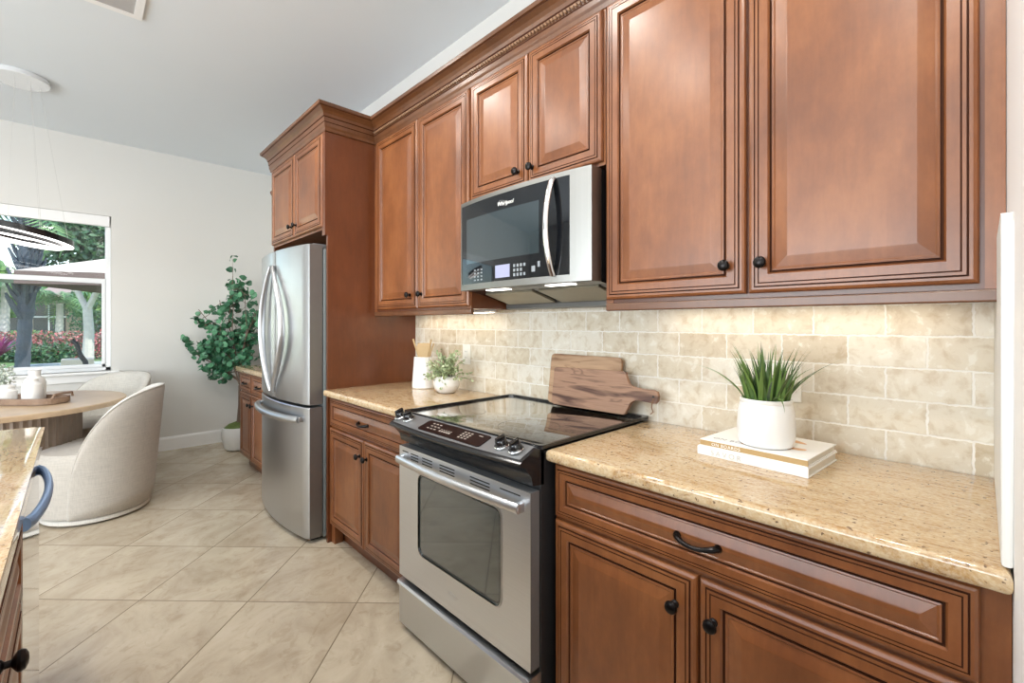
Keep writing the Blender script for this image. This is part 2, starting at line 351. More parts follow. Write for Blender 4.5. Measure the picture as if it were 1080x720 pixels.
def text(name, s, size, mat, parent, origin, xdir, ydir, depth=.0006, shear=0, align='LEFT', spacing=1):
    cu = bpy.data.curves.new(name, 'FONT'); cu.body = s; cu.size = size; cu.extrude = depth; cu.shear = shear; cu.align_x = align; cu.space_character = spacing; cu.materials.append(mat)
    o = bpy.data.objects.new(name, cu); C.objects.link(o); o.parent = parent
    x = Vector(xdir).normalized(); y = Vector(ydir).normalized(); z = x.cross(y)
    m = Matrix((x, y, z)).transposed().to_4x4(); m.translation = Vector(origin)-wl(parent)
    o.matrix_local = m
    bpy.context.view_layer.update(); me = bpy.data.meshes.new_from_object(o.evaluated_get(bpy.context.evaluated_depsgraph_get())); me.name = name
    o2 = bpy.data.objects.new(name, me); C.objects.link(o2); o2.parent = parent; o2.matrix_local = m; bpy.data.objects.remove(o); o2.name = name
    return o2
# raised-panel profile: (offset from edge, height above the back, glaze flag for the band that starts here)
PROF = [(0, 0, 0), (0, .011, 0), (.003, .016, 0), (.009, .0185, 0), (.0150, .0185, 1), (.0158, .0165, 1), (.0182, .0165, 1), (.019, .0205, 0), (.0255, .0205, 1), (.0262, .0190, 1), (.0280, .0190, 1), (.0288, .0205, 0),
        (.050, .0205, 0), (.054, .0150, 1), (.0555, .0105, 1), (.0588, .0105, 1), (.0600, .0150, 0), (.0645, .0160, 0), (.068, .0135, 0), (.095, .0195, 0), (.098, .0200, 0)]
def panel(bm, f, a0, a1, z0, z1, k=1.0):
    """f(a, z, w) -> world point, w outward"""
    rings = []
    for o, w, g in PROF:
        o *= k; rings.append([bm.verts.new(f(a, z, w)) for a, z in ((a0+o, z0+o), (a1-o, z0+o), (a1-o, z1-o), (a0+o, z1-o))])
    bm.faces.new(rings[0][::-1])
    for i, (A, B) in enumerate(zip(rings, rings[1:])):
        for j in range(4): bm.faces.new((A[j], A[(j+1) % 4], B[(j+1) % 4], B[j])).material_index = PROF[i][2]
    bm.faces.new(rings[-1])
def FX(x, s=-1): return lambda a, z, w: (x+s*w, a, z)          # face in the plane X = x, outward along s*X
WM = None
def door(name, parent, x, y0, y1, z0, z1, k=1.0, s=-1):
    bm = BM(); panel(bm, FX(x, s), y0, y1, z0, z1, k); return obj(name, bm, [M['wood'], M['glaze']], parent)
def knob(parent, x, y, z, s=-1):
    """knob standing out from a door face at x"""
    bm = BM(); prof = [(0, 0), (.010, 0), (.010, .003), (.0055, .006), (.0055, .013), (.010, .016), (.0155, .020), (.0165, .024), (.014, .029), (.008, .032), (0, .033)]
    lathe(bm, prof, (0, 0, 0), 20)
    for v in bm.verts: a = v.co.copy(); v.co = Vector((x+s*a.z, y+a.x, z+a.y))
    return obj('knob', bm, M['iron'], parent, True)
def pull(parent, x, y, z, w=.10, s=-1):
    bm = BM(); n = 17; pts = []; rs = []
    for i in range(n):
        t = i/(n-1); o = .004+.024*math.sin(PI*t)**.6; dz = -.006*math.sin(PI*t)
        pts.append((x+s*o, y-w/2+w*t, z+dz)); rs.append(.0052+.0022*abs(math.cos(PI*t))**4 + .0008*(i % 2))
    tube(bm, pts, rs, 10)
    for e in (-1, 1): lathe_side(bm, x, y+e*w/2, z, s)
    return obj('drawer_pull', bm, M['iron'], parent, True)
def lathe_side(bm, x, y, z, s, r=.010, h=.008):
    vs = []
    for k in range(2): vs.append([bm.verts.new((x+s*h*k, y+r*(1-.25*k)*math.cos(2*PI*i/12), z+r*(1-.25*k)*math.sin(2*PI*i/12))) for i in range(12)])
    for i in range(12): bm.faces.new((vs[0][i], vs[0][(i+1) % 12], vs[1][(i+1) % 12], vs[1][i]))
    bm.faces.new(vs[1]); bm.faces.new(vs[0][::-1])
# ------------------------------------------------------------------ room shell
XW, YF, YE, H = 1.695, 5.83, -.035, 3.05     # cabinet wall, far wall, stub wall face, ceiling
XL, YB = -4.2, -3.5
bm = BM(); box(bm, XL-.2, XW+.2, YB-.2, YF+.2, -.1, 0); struct('floor', bm, M['tile'])
bm = BM(); box(bm, XL-.2, XW+.2, YB-.2, YF+.2, H, H+.12); struct('ceiling', bm, M['ceil'])
bm = BM(); box(bm, XW, XW+.15, YB, YF+.15, 0, H); struct('wall_right', bm, M['wall'])
bm = BM(); box(bm, .30, XW, YE-.14, YE, 0, H); struct('wall_end', bm, M['endw'])
bm = BM(); prism(bm, rrect(1.07, XW-.0125, .916, 1.485, .02, 5, (0, 1, 0, 0)), 1, YE, YE+.014, .004, 2); struct('trim_1', bm, M['wall'])
WX0, WX1, WZ0, WZ1 = -2.0, .25, .852, 2.335
bm = BM()
for a in ((XL, WX0, 0, H), (WX1, XW, 0, H), (WX0, WX1, 0, WZ0), (WX0, WX1, WZ1, H)): box(bm, a[0], a[1], YF, YF+.16, a[2], a[3])
struct('wall_far', bm, M['wall'])
bm = BM()
for a in ((YB, -.2, 0, H), (3.4, YF, 0, H), (-.2, 3.4, 2.4, H)): box(bm, XL-.15, XL, a[0], a[1], a[2], a[3])
struct('wall_left', bm, M['wall'])
bm = BM()
for a in ((XL, -4.0, 0, H), (-1.5, XW, 0, H), (-4.0, -1.5, 0, .5), (-4.0, -1.5, 2.5, H)): box(bm, a[0], a[1], YB-.15, YB, a[2], a[3])
struct('wall_back', bm, M['wall'])
bm = BM(); prism(bm, [(YF, 0), (YF-.016, 0), (YF-.016, .118), (YF-.008, .135), (YF, .138)], 0, XL, XW)
struct('baseboard_far', bm, M['trimw'])
bm = BM(); box(bm, XW-.012, XW, YE, 2.70, .90, 1.42); struct('wall_backsplash', bm, M['splash'])
# far window: fixed upper and lower sashes in a vinyl frame
wf = BM(); y0, y1 = YF+.055, YF+.125
for a in ((WX0, WX0+.04, WZ0, WZ1), (WX1-.04, WX1, WZ0, WZ1), (WX0, WX1, WZ0, WZ0+.035), (WX0, WX1, WZ1-.045, WZ1)): box(wf, a[0], a[1], y0, y1, a[2], a[3], .004)
win = struct('window_1', wf, M['vinyl'], loc=(-.87, YF+.09, WZ0))
s = BM()
for a in ((WX0+.04, WX1-.04, 1.69, 1.735), (WX0+.04, WX0+.065, WZ0+.035, 1.69), (WX1-.065, WX1-.04, WZ0+.035, 1.69), (WX0+.04, WX1-.04, WZ0+.035, WZ0+.065)): box(s, a[0], a[1], y0-.008, y1-.03, a[2], a[3], .003)
struct('window_sash', s, M['vinyl'], win)
s = BM(); box(s, WX0+.05, WX1-.05, y0+.03, y0+.034, WZ0+.03, WZ1-.04); struct('pane', s, M['glass'], win)
s = BM(); box(s, WX0-.05, WX1+.06, YF-.055, YF+.055, WZ0-.022, WZ0, .006); box(s, WX0-.02, WX1+.03, YF-.018, YF, WZ0-.095, WZ0-.022, .003); struct('window_sill', s, M['trimw'], win)
s = BM(); box(s, WX0+.01, WX1-.01, YF+.0, YF+.045, WZ1-.10, WZ1-.002, .004); struct('shade_valance', s, M['trimw'], win)
# ------------------------------------------------------------------ kitchen run
DX = 1.105            # face frame plane of the base cabinets; doors stand 20 mm proud
def base_cab(label, y0, y1, doors, drawers, knobs, pulls, group=None, x=DX, s=-1, deep=.585, left_stile=0, skirt=True):
    t = thing('base_cabinet', label, 'cabinet', (x-s*deep/2, (y0+y1)/2, 0), group)
    bm = BM(); xa, xb = sorted((x, x-s*deep)); box(bm, xa, xb, y0, y1, .105, .872); obj('cabinet_body', bm, M['wood'], t)
    if skirt:
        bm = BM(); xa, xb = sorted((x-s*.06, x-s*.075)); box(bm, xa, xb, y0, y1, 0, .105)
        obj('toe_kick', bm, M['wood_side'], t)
    for (a, b), (kn, kz) in zip(doors, knobs):
        d = door('door', t, x, a, b, .118, .690, 1.0, s); knob(d, x+s*.0205, kn, kz, s)
    for (a, b), pl in zip(drawers, pulls):
        d = door('drawer', t, x, a, b, .700, .862, .78, s); pull(d, x+s*.020, pl, .777, .10, s)
    return t
base_cab('wide brown raised-panel base cabinet right of the range', YE+.001, .941, [(.481, .935), (.002, .475)], [(.002, .935)], [(.535, .602), (.440, .600)], [.480])
c = base_cab('brown base cabinet between the range and the refrigerator panel', 1.744, 2.699, [(2.250, 2.690), (1.800, 2.244)], [(1.800, 2.690)], [(2.288, .602), (2.208, .602)], [2.245])
bm = BM(); box(bm, DX, DX+.05, 2.655, 2.699, 0, .105); obj('foot', bm, M['wood'], c)
base_cab('small brown base cabinet beyond the refrigerator by the leafy tree', 3.745, 4.73, [(4.34, 4.72), (3.90, 4.335)], [(4.34, 4.72), (3.90, 4.335)], [(4.38, .602), (4.29, .602)], [4.53, 4.12])
def counter(label, x0, x1, y0, y1, corners, z0=.874, z1=.914, r=.03):
    bm = BM(); prism(bm, rrect(x0, x1, y0, y1, r, 6, corners), 2, z0, z1, .014, 4)
    o = obj('countertop', bm, M['granite'], None, True, loc=((x0+x1)/2, (y0+y1)/2, z0)); return tag(o, label, 'countertop')
counter('gold granite countertop right of the range under the books', 1.055, XW-.012, YE+.001, .942, (0, 0, 0, 0), r=.01)
counter('gold granite countertop left of the range under the utensil crock', 1.055, XW-.012, 1.746, 2.698, (0, 0, 0, 0), r=.01)
counter('short granite countertop beyond the refrigerator', 1.058, XW-.002, 3.745, 4.76, (0, 1, 0, 0), r=.025)
# tall refrigerator enclosure
t = thing('refrigerator_cabinet', 'tall brown enclosure with side panel and two-door cabinet over the refrigerator', 'cabinet', (1.4, 3.2, 0))
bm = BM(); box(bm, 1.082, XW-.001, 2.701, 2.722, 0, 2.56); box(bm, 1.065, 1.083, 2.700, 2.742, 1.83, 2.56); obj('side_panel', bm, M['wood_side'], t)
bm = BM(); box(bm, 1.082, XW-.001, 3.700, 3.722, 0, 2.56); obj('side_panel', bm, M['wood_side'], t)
bm = BM(); box(bm, 1.075, XW-.001, 2.724, 3.698, 1.87, 2.56); obj('cabinet_body', bm, M['wood'], t)
for a, b, kn in ((2.735, 3.195, 3.155), (3.205, 3.690, 3.245)):
    d = door('door', t, 1.075, a, b, 1.885, 2.440); knob(d, 1.0545, kn, 1.955)
# wall cabinets
UX = 1.385
def wall_cab(label, y0, y1, z0, z1, doors, knobs, rail=True):
    t = thing('wall_cabinet', label, 'cabinet', ((UX+XW)/2, (y0+y1)/2, z0))
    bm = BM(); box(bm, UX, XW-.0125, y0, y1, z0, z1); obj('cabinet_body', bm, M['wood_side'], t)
    for a, b in ((y0, y0+.03), (y1-.03, y1)): bm = BM(); box(bm, UX-.003, UX-.0002, a, b, z0, z1); obj('stile', bm, M['wood'], t)
    for (a, b), (kn, kz) in zip(doors, knobs):
        d = door('door', t, UX-.0005, a, b, z0+.012, 2.440); knob(d, UX-.021, kn, kz)
    if rail:
        bm = BM(); box(bm, UX-.008, UX+.014, y0, y1, z0-.028, z0-.0005, .004); obj('light_rail', bm, M['wood_shaded'], t)
    return t
wall_cab('large two-door brown wall cabinet above the granite counter with books', YE+.001, .942, 1.378, 2.56, [(.466, .935), (.004, .458)], [(.517, 1.472), (.421, 1.472)])
wall_cab('short two-door brown wall cabinet directly above the microwave', .946, 1.712, 1.880, 2.56, [(1.327, 1.705), (.953, 1.321)], [(1.378, 1.952), (1.295, 1.952)], False)
wall_cab('two-door brown wall cabinet between the microwave and refrigerator panel', 1.716, 2.698, 1.378, 2.56, [(2.180, 2.650), (1.722, 2.172)], [(2.250, 1.466), (2.130, 1.466)])
t = thing('wall_cabinet', 'wall cabinet beyond the refrigerator, only its crown corner showing', 'cabinet', (1.54, 4.15, 1.37))
bm = BM(); box(bm, 1.37, XW-.001, 3.745, 4.50, 1.40, 2.44); obj('cabinet_body', bm, M['wood_side'], t)
bm = BM(); prism(bm, [(1.37, 2.40), (1.355, 2.40), (1.34, 2.44), (1.30, 2.50), (1.295, 2.52), (1.37, 2.52)], 1, 3.745, 4.565); obj('crown', bm, M['wood'], t)
# crown moulding that runs over all the cabinets, with its rope strip
cp = [(0, 2.445), (.010, 2.445), (.012, 2.462), (.016, 2.470), (.017, 2.474), (.0175, 2.492), (.020, 2.496), (.022, 2.520), (.026, 2.525), (.030, 2.540), (.040, 2.553), (.052, 2.562), (.058, 2.566), (.060, 2.570), (.066, 2.572), (.067, 2.590), (0, 2.590)]
mis = [0]*len(cp); mis[5] = 1; mis[7] = 1; mis[12] = 1
bm = BM(); path = [(UX+.002, YE+.002), (UX+.002, 2.700), (1.072, 2.700), (1.072, 3.724), (1.38, 3.724)]
path = [(x, y) for x, y in path]
sweep(bm, path, cp, mis=mis)
cr = obj('crown_molding', bm, [M['wood_shaded'], M['glaze']], None, loc=(UX, 1.3, 2.445)); tag(cr, 'brown stepped crown molding running along the tops of the cabinets', 'crown molding')
bm = BM(); y = YE+.02
while y < 2.67:
    x = UX-.0215; vs = [(x, y, 2.499), (x, y+.010, 2.499), (x, y+.016, 2.515), (x, y+.006, 2.515)]
    A = [bm.verts.new(v) for v in vs]; B = [bm.verts.new((v[0]-.0065, v[1]+.0015, v[2]*.72+2.508*.28)) for v in vs]
    bm.faces.new(B)
    for i in range(4): bm.faces.new((A[i], A[(i+1) % 4], B[(i+1) % 4], B[i]))
    y += .017
o = obj('rope_trim', bm, M['rope'], cr)
# under-cabinet light bars
for i, (x, y, w, e) in enumerate(UNDER):
    t = thing('under_cabinet_light', ('slim light bar under the wall cabinet right of the microwave', 'slim light bar under the wall cabinet left of the microwave')[i], 'light', (x, y, 1.36))
    bm = BM(); box(bm, x-.02, x+.02, y-w/2, y+w/2, 1.364, 1.3775, .003); obj('housing', bm, M['trimw'], t)
    bm = BM(); box(bm, x-.012, x+.012, y-w/2+.01, y+w/2-.01, 1.3625, 1.3645); obj('lens', bm, M['under'], t)
# ------------------------------------------------------------------ range
ry0, ry1 = .955, 1.735; rc = (ry0+ry1)/2
R = thing('range', 'stainless steel slide-in electric range with black glass cooktop', 'range', (1.35, rc, 0))
bm = BM(); box(bm, 1.045, 1.64, ry0, ry1-.0, .03, .905, .003); obj('body', bm, M['blackmat'], R)
bm = BM(); prism(bm, rrect(1.030, 1.682, ry0-.014, ry1+.012, .012, 4, (1, 1, 1, 1)), 2, .9165, .9285, .004, 2); ct = obj('cooktop', bm, M['cooktop'], R, True)
def ringmesh(bm, outer, inner, z0, z1):
    n = len(outer)
    for P_, z in ((outer, z0),): pass
    a = [bm.verts.new((*p, z0)) for p in outer]; b = [bm.verts.new((*p, z1)) for p in outer]; c_ = [bm.verts.new((*p, z1)) for p in inner]; d = [bm.verts.new((*p, z0)) for p in inner]
    for X, Y in ((a, b), (b, c_), (c_, d), (d, a)):
        for i in range(n): bm.faces.new((X[i], X[(i+1) % n], Y[(i+1) % n], Y[i]))
bm = BM(); ringmesh(bm, rrect(1.028, 1.684, ry0-.016, ry1+.014, .014, 5), rrect(1.036, 1.664, ry0-.007, ry1+.005, .035, 5), .918, .9295); obj('cooktop_trim', bm, M['black'], R)
for cx, cy, rr in ((1.20, rc-.19, .115), (1.20, rc+.19, .09), (1.48, rc-.19, .08), (1.48, rc+.19, .105)):
    bm = BM(); n = 48; a = [[bm.verts.new((cx+q*math.cos(2*PI*i/n), cy+q*math.sin(2*PI*i/n), .9288)) for i in range(n)] for q in (rr, rr-.0015)]
    for i in range(n): bm.faces.new((a[0][i], a[0][(i+1) % n], a[1][(i+1) % n], a[1][i]))
    obj('burner_ring', bm, M['burner'], ct)
# control panel: bowed front lip
ns = 24
def bow(y, amt): u = (y-rc)/((ry1-ry0)/2); return amt*(1-u*u)
def bowed(bm, sec, y0, y1, amt, mi=0, n=ns):
    """sec: list of (x, z, bowfactor) closed section swept along Y"""
    rings = []
    for i in range(n+1):
        y = y0+(y1-y0)*i/n; rings.append([bm.verts.new((x-bow(y, amt)*k, y, z)) for x, z, k in sec])
    m = len(sec)
    for a, b in zip(rings, rings[1:]):
        for i in range(m): bm.faces.new((a[i], a[(i+1) % m], b[(i+1) % m], b[i])).material_index = mi
    bm.faces.new(rings[0][::-1]); bm.faces.new(rings[-1])
bm = BM(); bowed(bm, [(1.040, .926, 0), (.962, .892, 1), (.953, .884, 1), (.956, .876, 1), (.975, .868, 1), (1.002, .836, .3), (1.010, .806, 0), (1.06, .800, 0), (1.06, .915, 0)], ry0, ry1, .022)
cpn = obj('control_console', bm, M['black'], R, True)
def slope(x, lift=.0): return .926-(1.040-x)*(.926-.892)/(.078)+lift
bm = BM(); n = 24; A = []
for i in range(n+1):
    y = ry0+.012+(ry1-ry0-.024)*i/n; xf = .966-bow(y, .022)*.95
    A.append([bm.verts.new((1.034, y, slope(1.034, .0012))), bm.verts.new((xf, y, .8935+.0012)), bm.verts.new((xf, y, .890)), bm.verts.new((1.034, y, .920))])
for a, b in zip(A, A[1:]):
    for i in range(4): bm.faces.new((a[i], a[(i+1) % 4], b[(i+1) % 4], b[i]))
bm.faces.new(A[0][::-1]); bm.faces.new(A[-1]); obj('face_plate', bm, M['silver'], cpn, False)
# local frame on the slope: s along +Y reversed (image right), t up the slope
sl = Vector((.088, 0, .0299)).normalized()
def onslope(y, tt, w=0):
    nrm = Vector((-sl.z, 0, sl.x)); b = Vector((.949, y, .8957)); return b+sl*tt+nrm*(w)
bm = BM(); q = [(1.512, .006), (1.522, .012), (1.522, .068), (1.512, .074), (1.162, .074), (1.152, .068), (1.152, .012), (1.162, .006)]
def slab(bm, q, w0, w1):
    a = [bm.verts.new(onslope(y, t_, w0)) for y, t_ in q]; b = [bm.verts.new(onslope(y, t_, w1)) for y, t_ in q]
    bm.faces.new(b); bm.faces.new(a[::-1])
    for i in range(len(q)): bm.faces.new((a[i], a[(i+1) % len(q)], b[(i+1) % len(q)], b[i]))
slab(bm, q, -.003, .0022); disp = obj('display', bm, M['panelglass'], R)
def key(y, t_, w, h): bm = BM(); slab(bm, [(y, t_), (y, t_+h), (y-w, t_+h), (y-w, t_)], .0020, .0026); obj('key_legend', bm, M['print'], disp)
for r_ in range(3):
    for c_ in range(3): key(1.480-.022*c_-.006*(r_ % 2), .024+.016*r_, .013, .0045)
for c_ in range(5): key(1.402-.0145*c_, .024, .009, .007); key(1.400-.0145*c_, .036, .007, .003)
for r_ in range(4):
    for c_ in range(3): key(1.285-.019*c_, .022+.0115*r_, .010, .0055)
key(1.205, .058, .02, .004)
for y in (1.640, 1.705, 1.075, 1.010):
    bm = BM(); lathe(bm, [(0, 0), (.0245, 0), (.0245, .006), (.0205, .009), (.0190, .022), (.0165, .025), (0, .025)], (0, 0, 0), 24)
    nrm = Vector((-sl.z, 0, sl.x)); Mx = Matrix((sl, Vector((0, 1, 0)), nrm)).transposed().to_4x4(); Mx.translation = onslope(y, .045, .000); bm.transform(Mx)
    kb = obj('knob', bm, M['knobface'], R, True)
    bm = BM(); ringp = [(.0200, .0), (.0258, .0), (.0262, .0035), (.0245, .006), (.0210, .0062)]; lathe(bm, ringp, (0, 0, 0), 24); bm.transform(Mx); obj('knob_ring', bm, M['chrome'], kb, True)
    bm = BM(); box(bm, -.019, .019, -.0052, .0052, .020, .0355, .003); bm.transform(Mx); obj('knob_grip', bm, M['knobface'], kb, True)
# oven door
X0 = 1.000
D_ = BM(); wy0, wy1, wz0, wz1 = 1.090, 1.585, .372, .700
outer = [(ry0+.001, .237), (ry1-.004, .237), (ry1-.004, .786), (ry0+.001, .786)]
inn = rrect(wy0, wy1, wz0, wz1, .032, 5)
# front ring around the glass: fan between rounded hole and the outer rectangle
def frame_ring(bm, x, outer, inner):
    n = len(inner); O = []
    (a0, b0), (a1, _), (_, b1), _ = outer
    for (a, b) in inner:
        ca, cb = (a0+a1)/2, (b0+b1)/2; da, db = a-(wy0+wy1)/2, b-(wz0+wz1)/2
        s_ = min(((a1 if da > 0 else a0)-(wy0+wy1)/2)/da if abs(da) > 1e-6 else 9e9, ((b1 if db > 0 else b0)-(wz0+wz1)/2)/db if abs(db) > 1e-6 else 9e9)
        O.append(((wy0+wy1)/2+da*s_, (wz0+wz1)/2+db*s_))
    I = [bm.verts.new((x, *p)) for p in inner]; U = [bm.verts.new((x, *p)) for p in O]
    cs = [(a1, b1), (a0, b1), (a0, b0), (a1, b0)]
    for i in range(n):
        j = (i+1) % n; bm.faces.new((I[i], I[j], U[j], U[i]))
        p, q_ = O[i], O[j]
        if abs(p[0]-q_[0]) > 1e-5 and abs(p[1]-q_[1]) > 1e-5:
            c0 = min(cs, key=lambda c: (c[0]-p[0])**2+(c[1]-p[1])**2); v = bm.verts.new((x, *c0)); bm.faces.new((U[i], U[j], v))
    return I
I = frame_ring(D_, X0, outer, inn)
I2 = [D_.verts.new((X0+.010, *p)) for p in inn]
for i in range(len(I)): D_.faces.new((I[i], I[(i+1) % len(I)], I2[(i+1) % len(I)], I2[i]))
y0_, y1_ = ry0+.001, ry1-.004
for (a, b) in (((y0_, .237), (y1_, .237)), ((y1_, .237), (y1_, .786)), ((y1_, .786), (y0_, .786)), ((y0_, .786), (y0_, .237))):
    vs = [D_.verts.new((x, *p)) for x, p in ((X0, a), (X0, b), (X0+.040, b), (X0+.040, a))]; D_.faces.new(vs).material_index = 1
vs = [D_.verts.new((X0+.040, *p)) for p in outer]; D_.faces.new(vs)
od = obj('oven_door', D_, [M['steel'], M['silver']], R)
bm = BM(); prism(bm, [(p[0], p[1]) for p in inn], 0, X0+.004, X0+.012); obj('window_glass', bm, M['ovenglass'], od)
bm = BM(); nI = rrect(wy0-.004, wy1+.004, wz0-.004, wz1+.004, .035, 5); a = [[bm.verts.new((x, *p)) for p in P_] for x, P_ in ((X0-.0015, nI), (X0-.0015, inn), (X0+.005, inn))]
nI2 = rrect(wy0+.010, wy1-.010, wz0+.010, wz1-.010, .024, 5); a.append([bm.verts.new((X0+.0035, *p)) for p in nI2])
for u_, v_ in ((0, 1), (1, 2), (2, 3)):
    for i in range(len(inn)): bm.faces.new((a[u_][i], a[u_][(i+1) % len(inn)], a[v_][(i+1) % len(inn)], a[v_][i])).material_index = (0 if u_ == 0 else 1)
obj('window_trim', bm, [M['steel_h'], M['black']], od)
for k, (ya, yb, rows) in enumerate(((1.705, 1.660, 1), (1.640, 1.583, 3), (1.555, 1.485, 3), (1.435, 1.340, 3), (1.250, 1.145, 3), (1.095, 1.000, 1))):
    for r_ in range(rows): bm = BM(); box(bm, X0-.0005, X0+.002, yb, ya, .767-.0115*r_-.0022, .767-.0115*r_+.0022); obj('vent_slot', bm, M['slot'], od)
bm = BM(); pts = []
for i in range(25): t_ = i/24; y = .985+(1.708-.985)*t_; pts.append((X0-.024-.016*math.sin(PI*t_), y, .737))
tube(bm, pts, .0095, 14, 1.75); 
for y in (.992, 1.700): box(bm, X0-.028, X0+.001, y-.010, y+.010, .721, .753, .004)
obj('handle', bm, M['steel_h'], od, True)
text('logo', 'Whirlpool', .015, M['ink_pale'], od, (X0-.0003, 1.385, .300), (0, -1, 0), (0, 0, 1), .0004, .25)
bm = BM(); lathe(bm, [(.0150, 0), (.0160, 0), (.0160, .0005), (.0150, .0005)], (0, 0, 0), 30, 1.3, .55)
for v in bm.verts: a = v.co.copy(); v.co = Vector((X0-.0003-a.z, 1.352+a.x, .305+a.y+a.x*.3))
obj('logo_ring', bm, M['ink_pale'], od)
bm = BM(); prism(bm, [(X0+.05, .028), (X0+.004, .028), (X0, .034), (X0-.002, .185), (X0-.010, .197), (X0-.013, .206), (X0-.008, .215), (X0+.010, .218), (X0+.05, .218)], 1, y0_, y1_); obj('storage_drawer', bm, M['steel'], R, True)
# ------------------------------------------------------------------ microwave
my0, my1 = .956, 1.708; mc = (my0+my1)/2; MZ0, MZ1 = 1.462, 1.866
MW = thing('microwave', 'over-the-range stainless microwave with black glass door', 'microwave', (1.5, mc, 1.38))
bm = BM(); prism(bm, [(1.335, MZ0), (1.335, MZ1), (XW-.013, MZ1), (XW-.013, 1.405), (1.60, 1.405), (1.42, 1.450)], 1, my0+.002, my1-.002); obj('body', bm, M['black'], MW)
def mbow(y): u = (y-mc)/((my1-my0)/2); return .030*(1-abs(u)**2.2)
def mstrip(bm, y0, y1, z0, z1, dx0, dx1, n=20, mi=0, zf=None):
    rings = []
    for i in range(n+1):
        y = y0+(y1-y0)*i/n; x = 1.312-mbow(y); rings.append([bm.verts.new(p) for p in ((x+dx0, y, z0), (x+dx0, y, z1), (x+dx1, y, z1), (x+dx1, y, z0))])
    for a, b in zip(rings, rings[1:]):
        for i in range(4): bm.faces.new((a[i], a[(i+1) % 4], b[(i+1) % 4], b[i])).material_index = mi
    bm.faces.new(rings[0][::-1]); bm.faces.new(rings[-1])
bm = BM(); mstrip(bm, my0, my1, MZ0-.004, MZ0+.022, 0, .06); mstrip(bm, my0, my1, MZ1-.018, MZ1, 0, .06); mstrip(bm, my0, my0+.088, MZ0+.022, MZ1-.018, 0, .06, 5); mstrip(bm, my1-.010, my1, MZ0+.022, MZ1-.018, 0, .06, 2)
obj('front_frame', bm, M['steel_mw'], MW, True)
bm = BM(); mstrip(bm, my0+.090, my1-.010, MZ0+.022, MZ1-.018, .0015, .05); md = obj('door_glass', bm, M['mwglass'], MW, True)
bm = BM(); mstrip(bm, 1.185, 1.655, MZ0+.115, MZ1-.085, .0008, .004); obj('viewing_window', bm, M['mwscreen'], md, True)
bm = BM(); pts = [(1.312-mbow(1.10)-.006-.042*math.sin(PI*min(1, max(0, i/20)))**.8, 1.115, MZ0+.022+(MZ1-.018-MZ0-.022)*i/20) for i in range(21)]
tube(bm, pts, .0125, 12, .75, up=Vector((1, 0, 0))); obj('handle', bm, M['chrome'], md, True)
def mwx(y): return 1.312-mbow(y)
bm = BM(); y0m, y1m = 1.345, 1.435; mstrip(bm, y0m, y1m, MZ0+.035, MZ0+.088, .0002, .003, 4); obj('display', bm, M['lcd'], md)
def btn(ya, yb, za, zb): bm = BM(); mstrip(bm, ya, yb, za, zb, .0006, .003, 1); obj('button', bm, M['keyp'], md)
for r_ in range(3):
    for c_ in range(4):
        if c_ == 3 and r_ == 1: continue
        y = 1.318-.019*c_; z = MZ0+.078-.0185*r_; btn(y-.0055, y+.0055, z-.006, z+.006)
for r_ in range(4):
    for c_ in range(3): y = 1.585-.026*c_; z = MZ0+.082-.015*r_; btn(y-.006, y+.006, z-.0032, z+.0032)
btn(1.205, 1.223, MZ0+.045, MZ0+.068); btn(1.180, 1.192, MZ0+.062, MZ0+.084)
text('logo', 'Whirlpool', .023, M['ink_white'], md, (mwx(1.35)-.0006, 1.420, MZ1-.068), (.02, -1, 0), (0, 0, 1), .0006, .25)
bm = BM(); lathe(bm, [(.0172, 0), (.0178, 0), (.0178, .0004), (.0172, .0004)], (0, 0, 0), 36, 1.5, .62)
for v in bm.verts: a = v.co.copy(); v.co = Vector((mwx(1.35)-.0004-a.z, 1.384+a.x, MZ1-.060+a.y+a.x*.3))
obj('logo_ring', bm, M['ink_white'], md)
bm = BM(); prism(bm, [(1.315, MZ0-.005), (1.40, MZ0-.004), (1.60, 1.408), (1.60, 1.380), (1.625, 1.376), (1.665, 1.376), (1.665, 1.41), (1.42, 1.462), (1.315, MZ0)], 1, my0+.004, my1-.006); un = obj('hood_underside', bm, plain('hood_grey', (.14, .14, .135), .35, .5), MW)
bm = BM()
for a, b in ((my0+.05, mc-.02), (mc+.02, my1-.05)):
    vs = [(1.425, a, 1.4515), (1.425, b, 1.4515), (1.580, b, 1.4085), (1.580, a, 1.4085)]
    A = [bm.verts.new(v) for v in vs]; B = [bm.verts.new((v[0]-.002, v[1], v[2]-.008)) for v in vs]; bm.faces.new(B)
    for i in range(4): bm.faces.new((A[i], A[(i+1) % 4], B[(i+1) % 4], B[i]))
obj('grease_filters', bm, M['filter'], un)
for yy in (mc-.19, mc+.17):
    bm = BM(); box(bm, 1.345, 1.385, yy-.065, yy+.065, MZ0-.0085, MZ0-.004, .002); obj('hood_lamp', bm, M['mwlamp'], un)
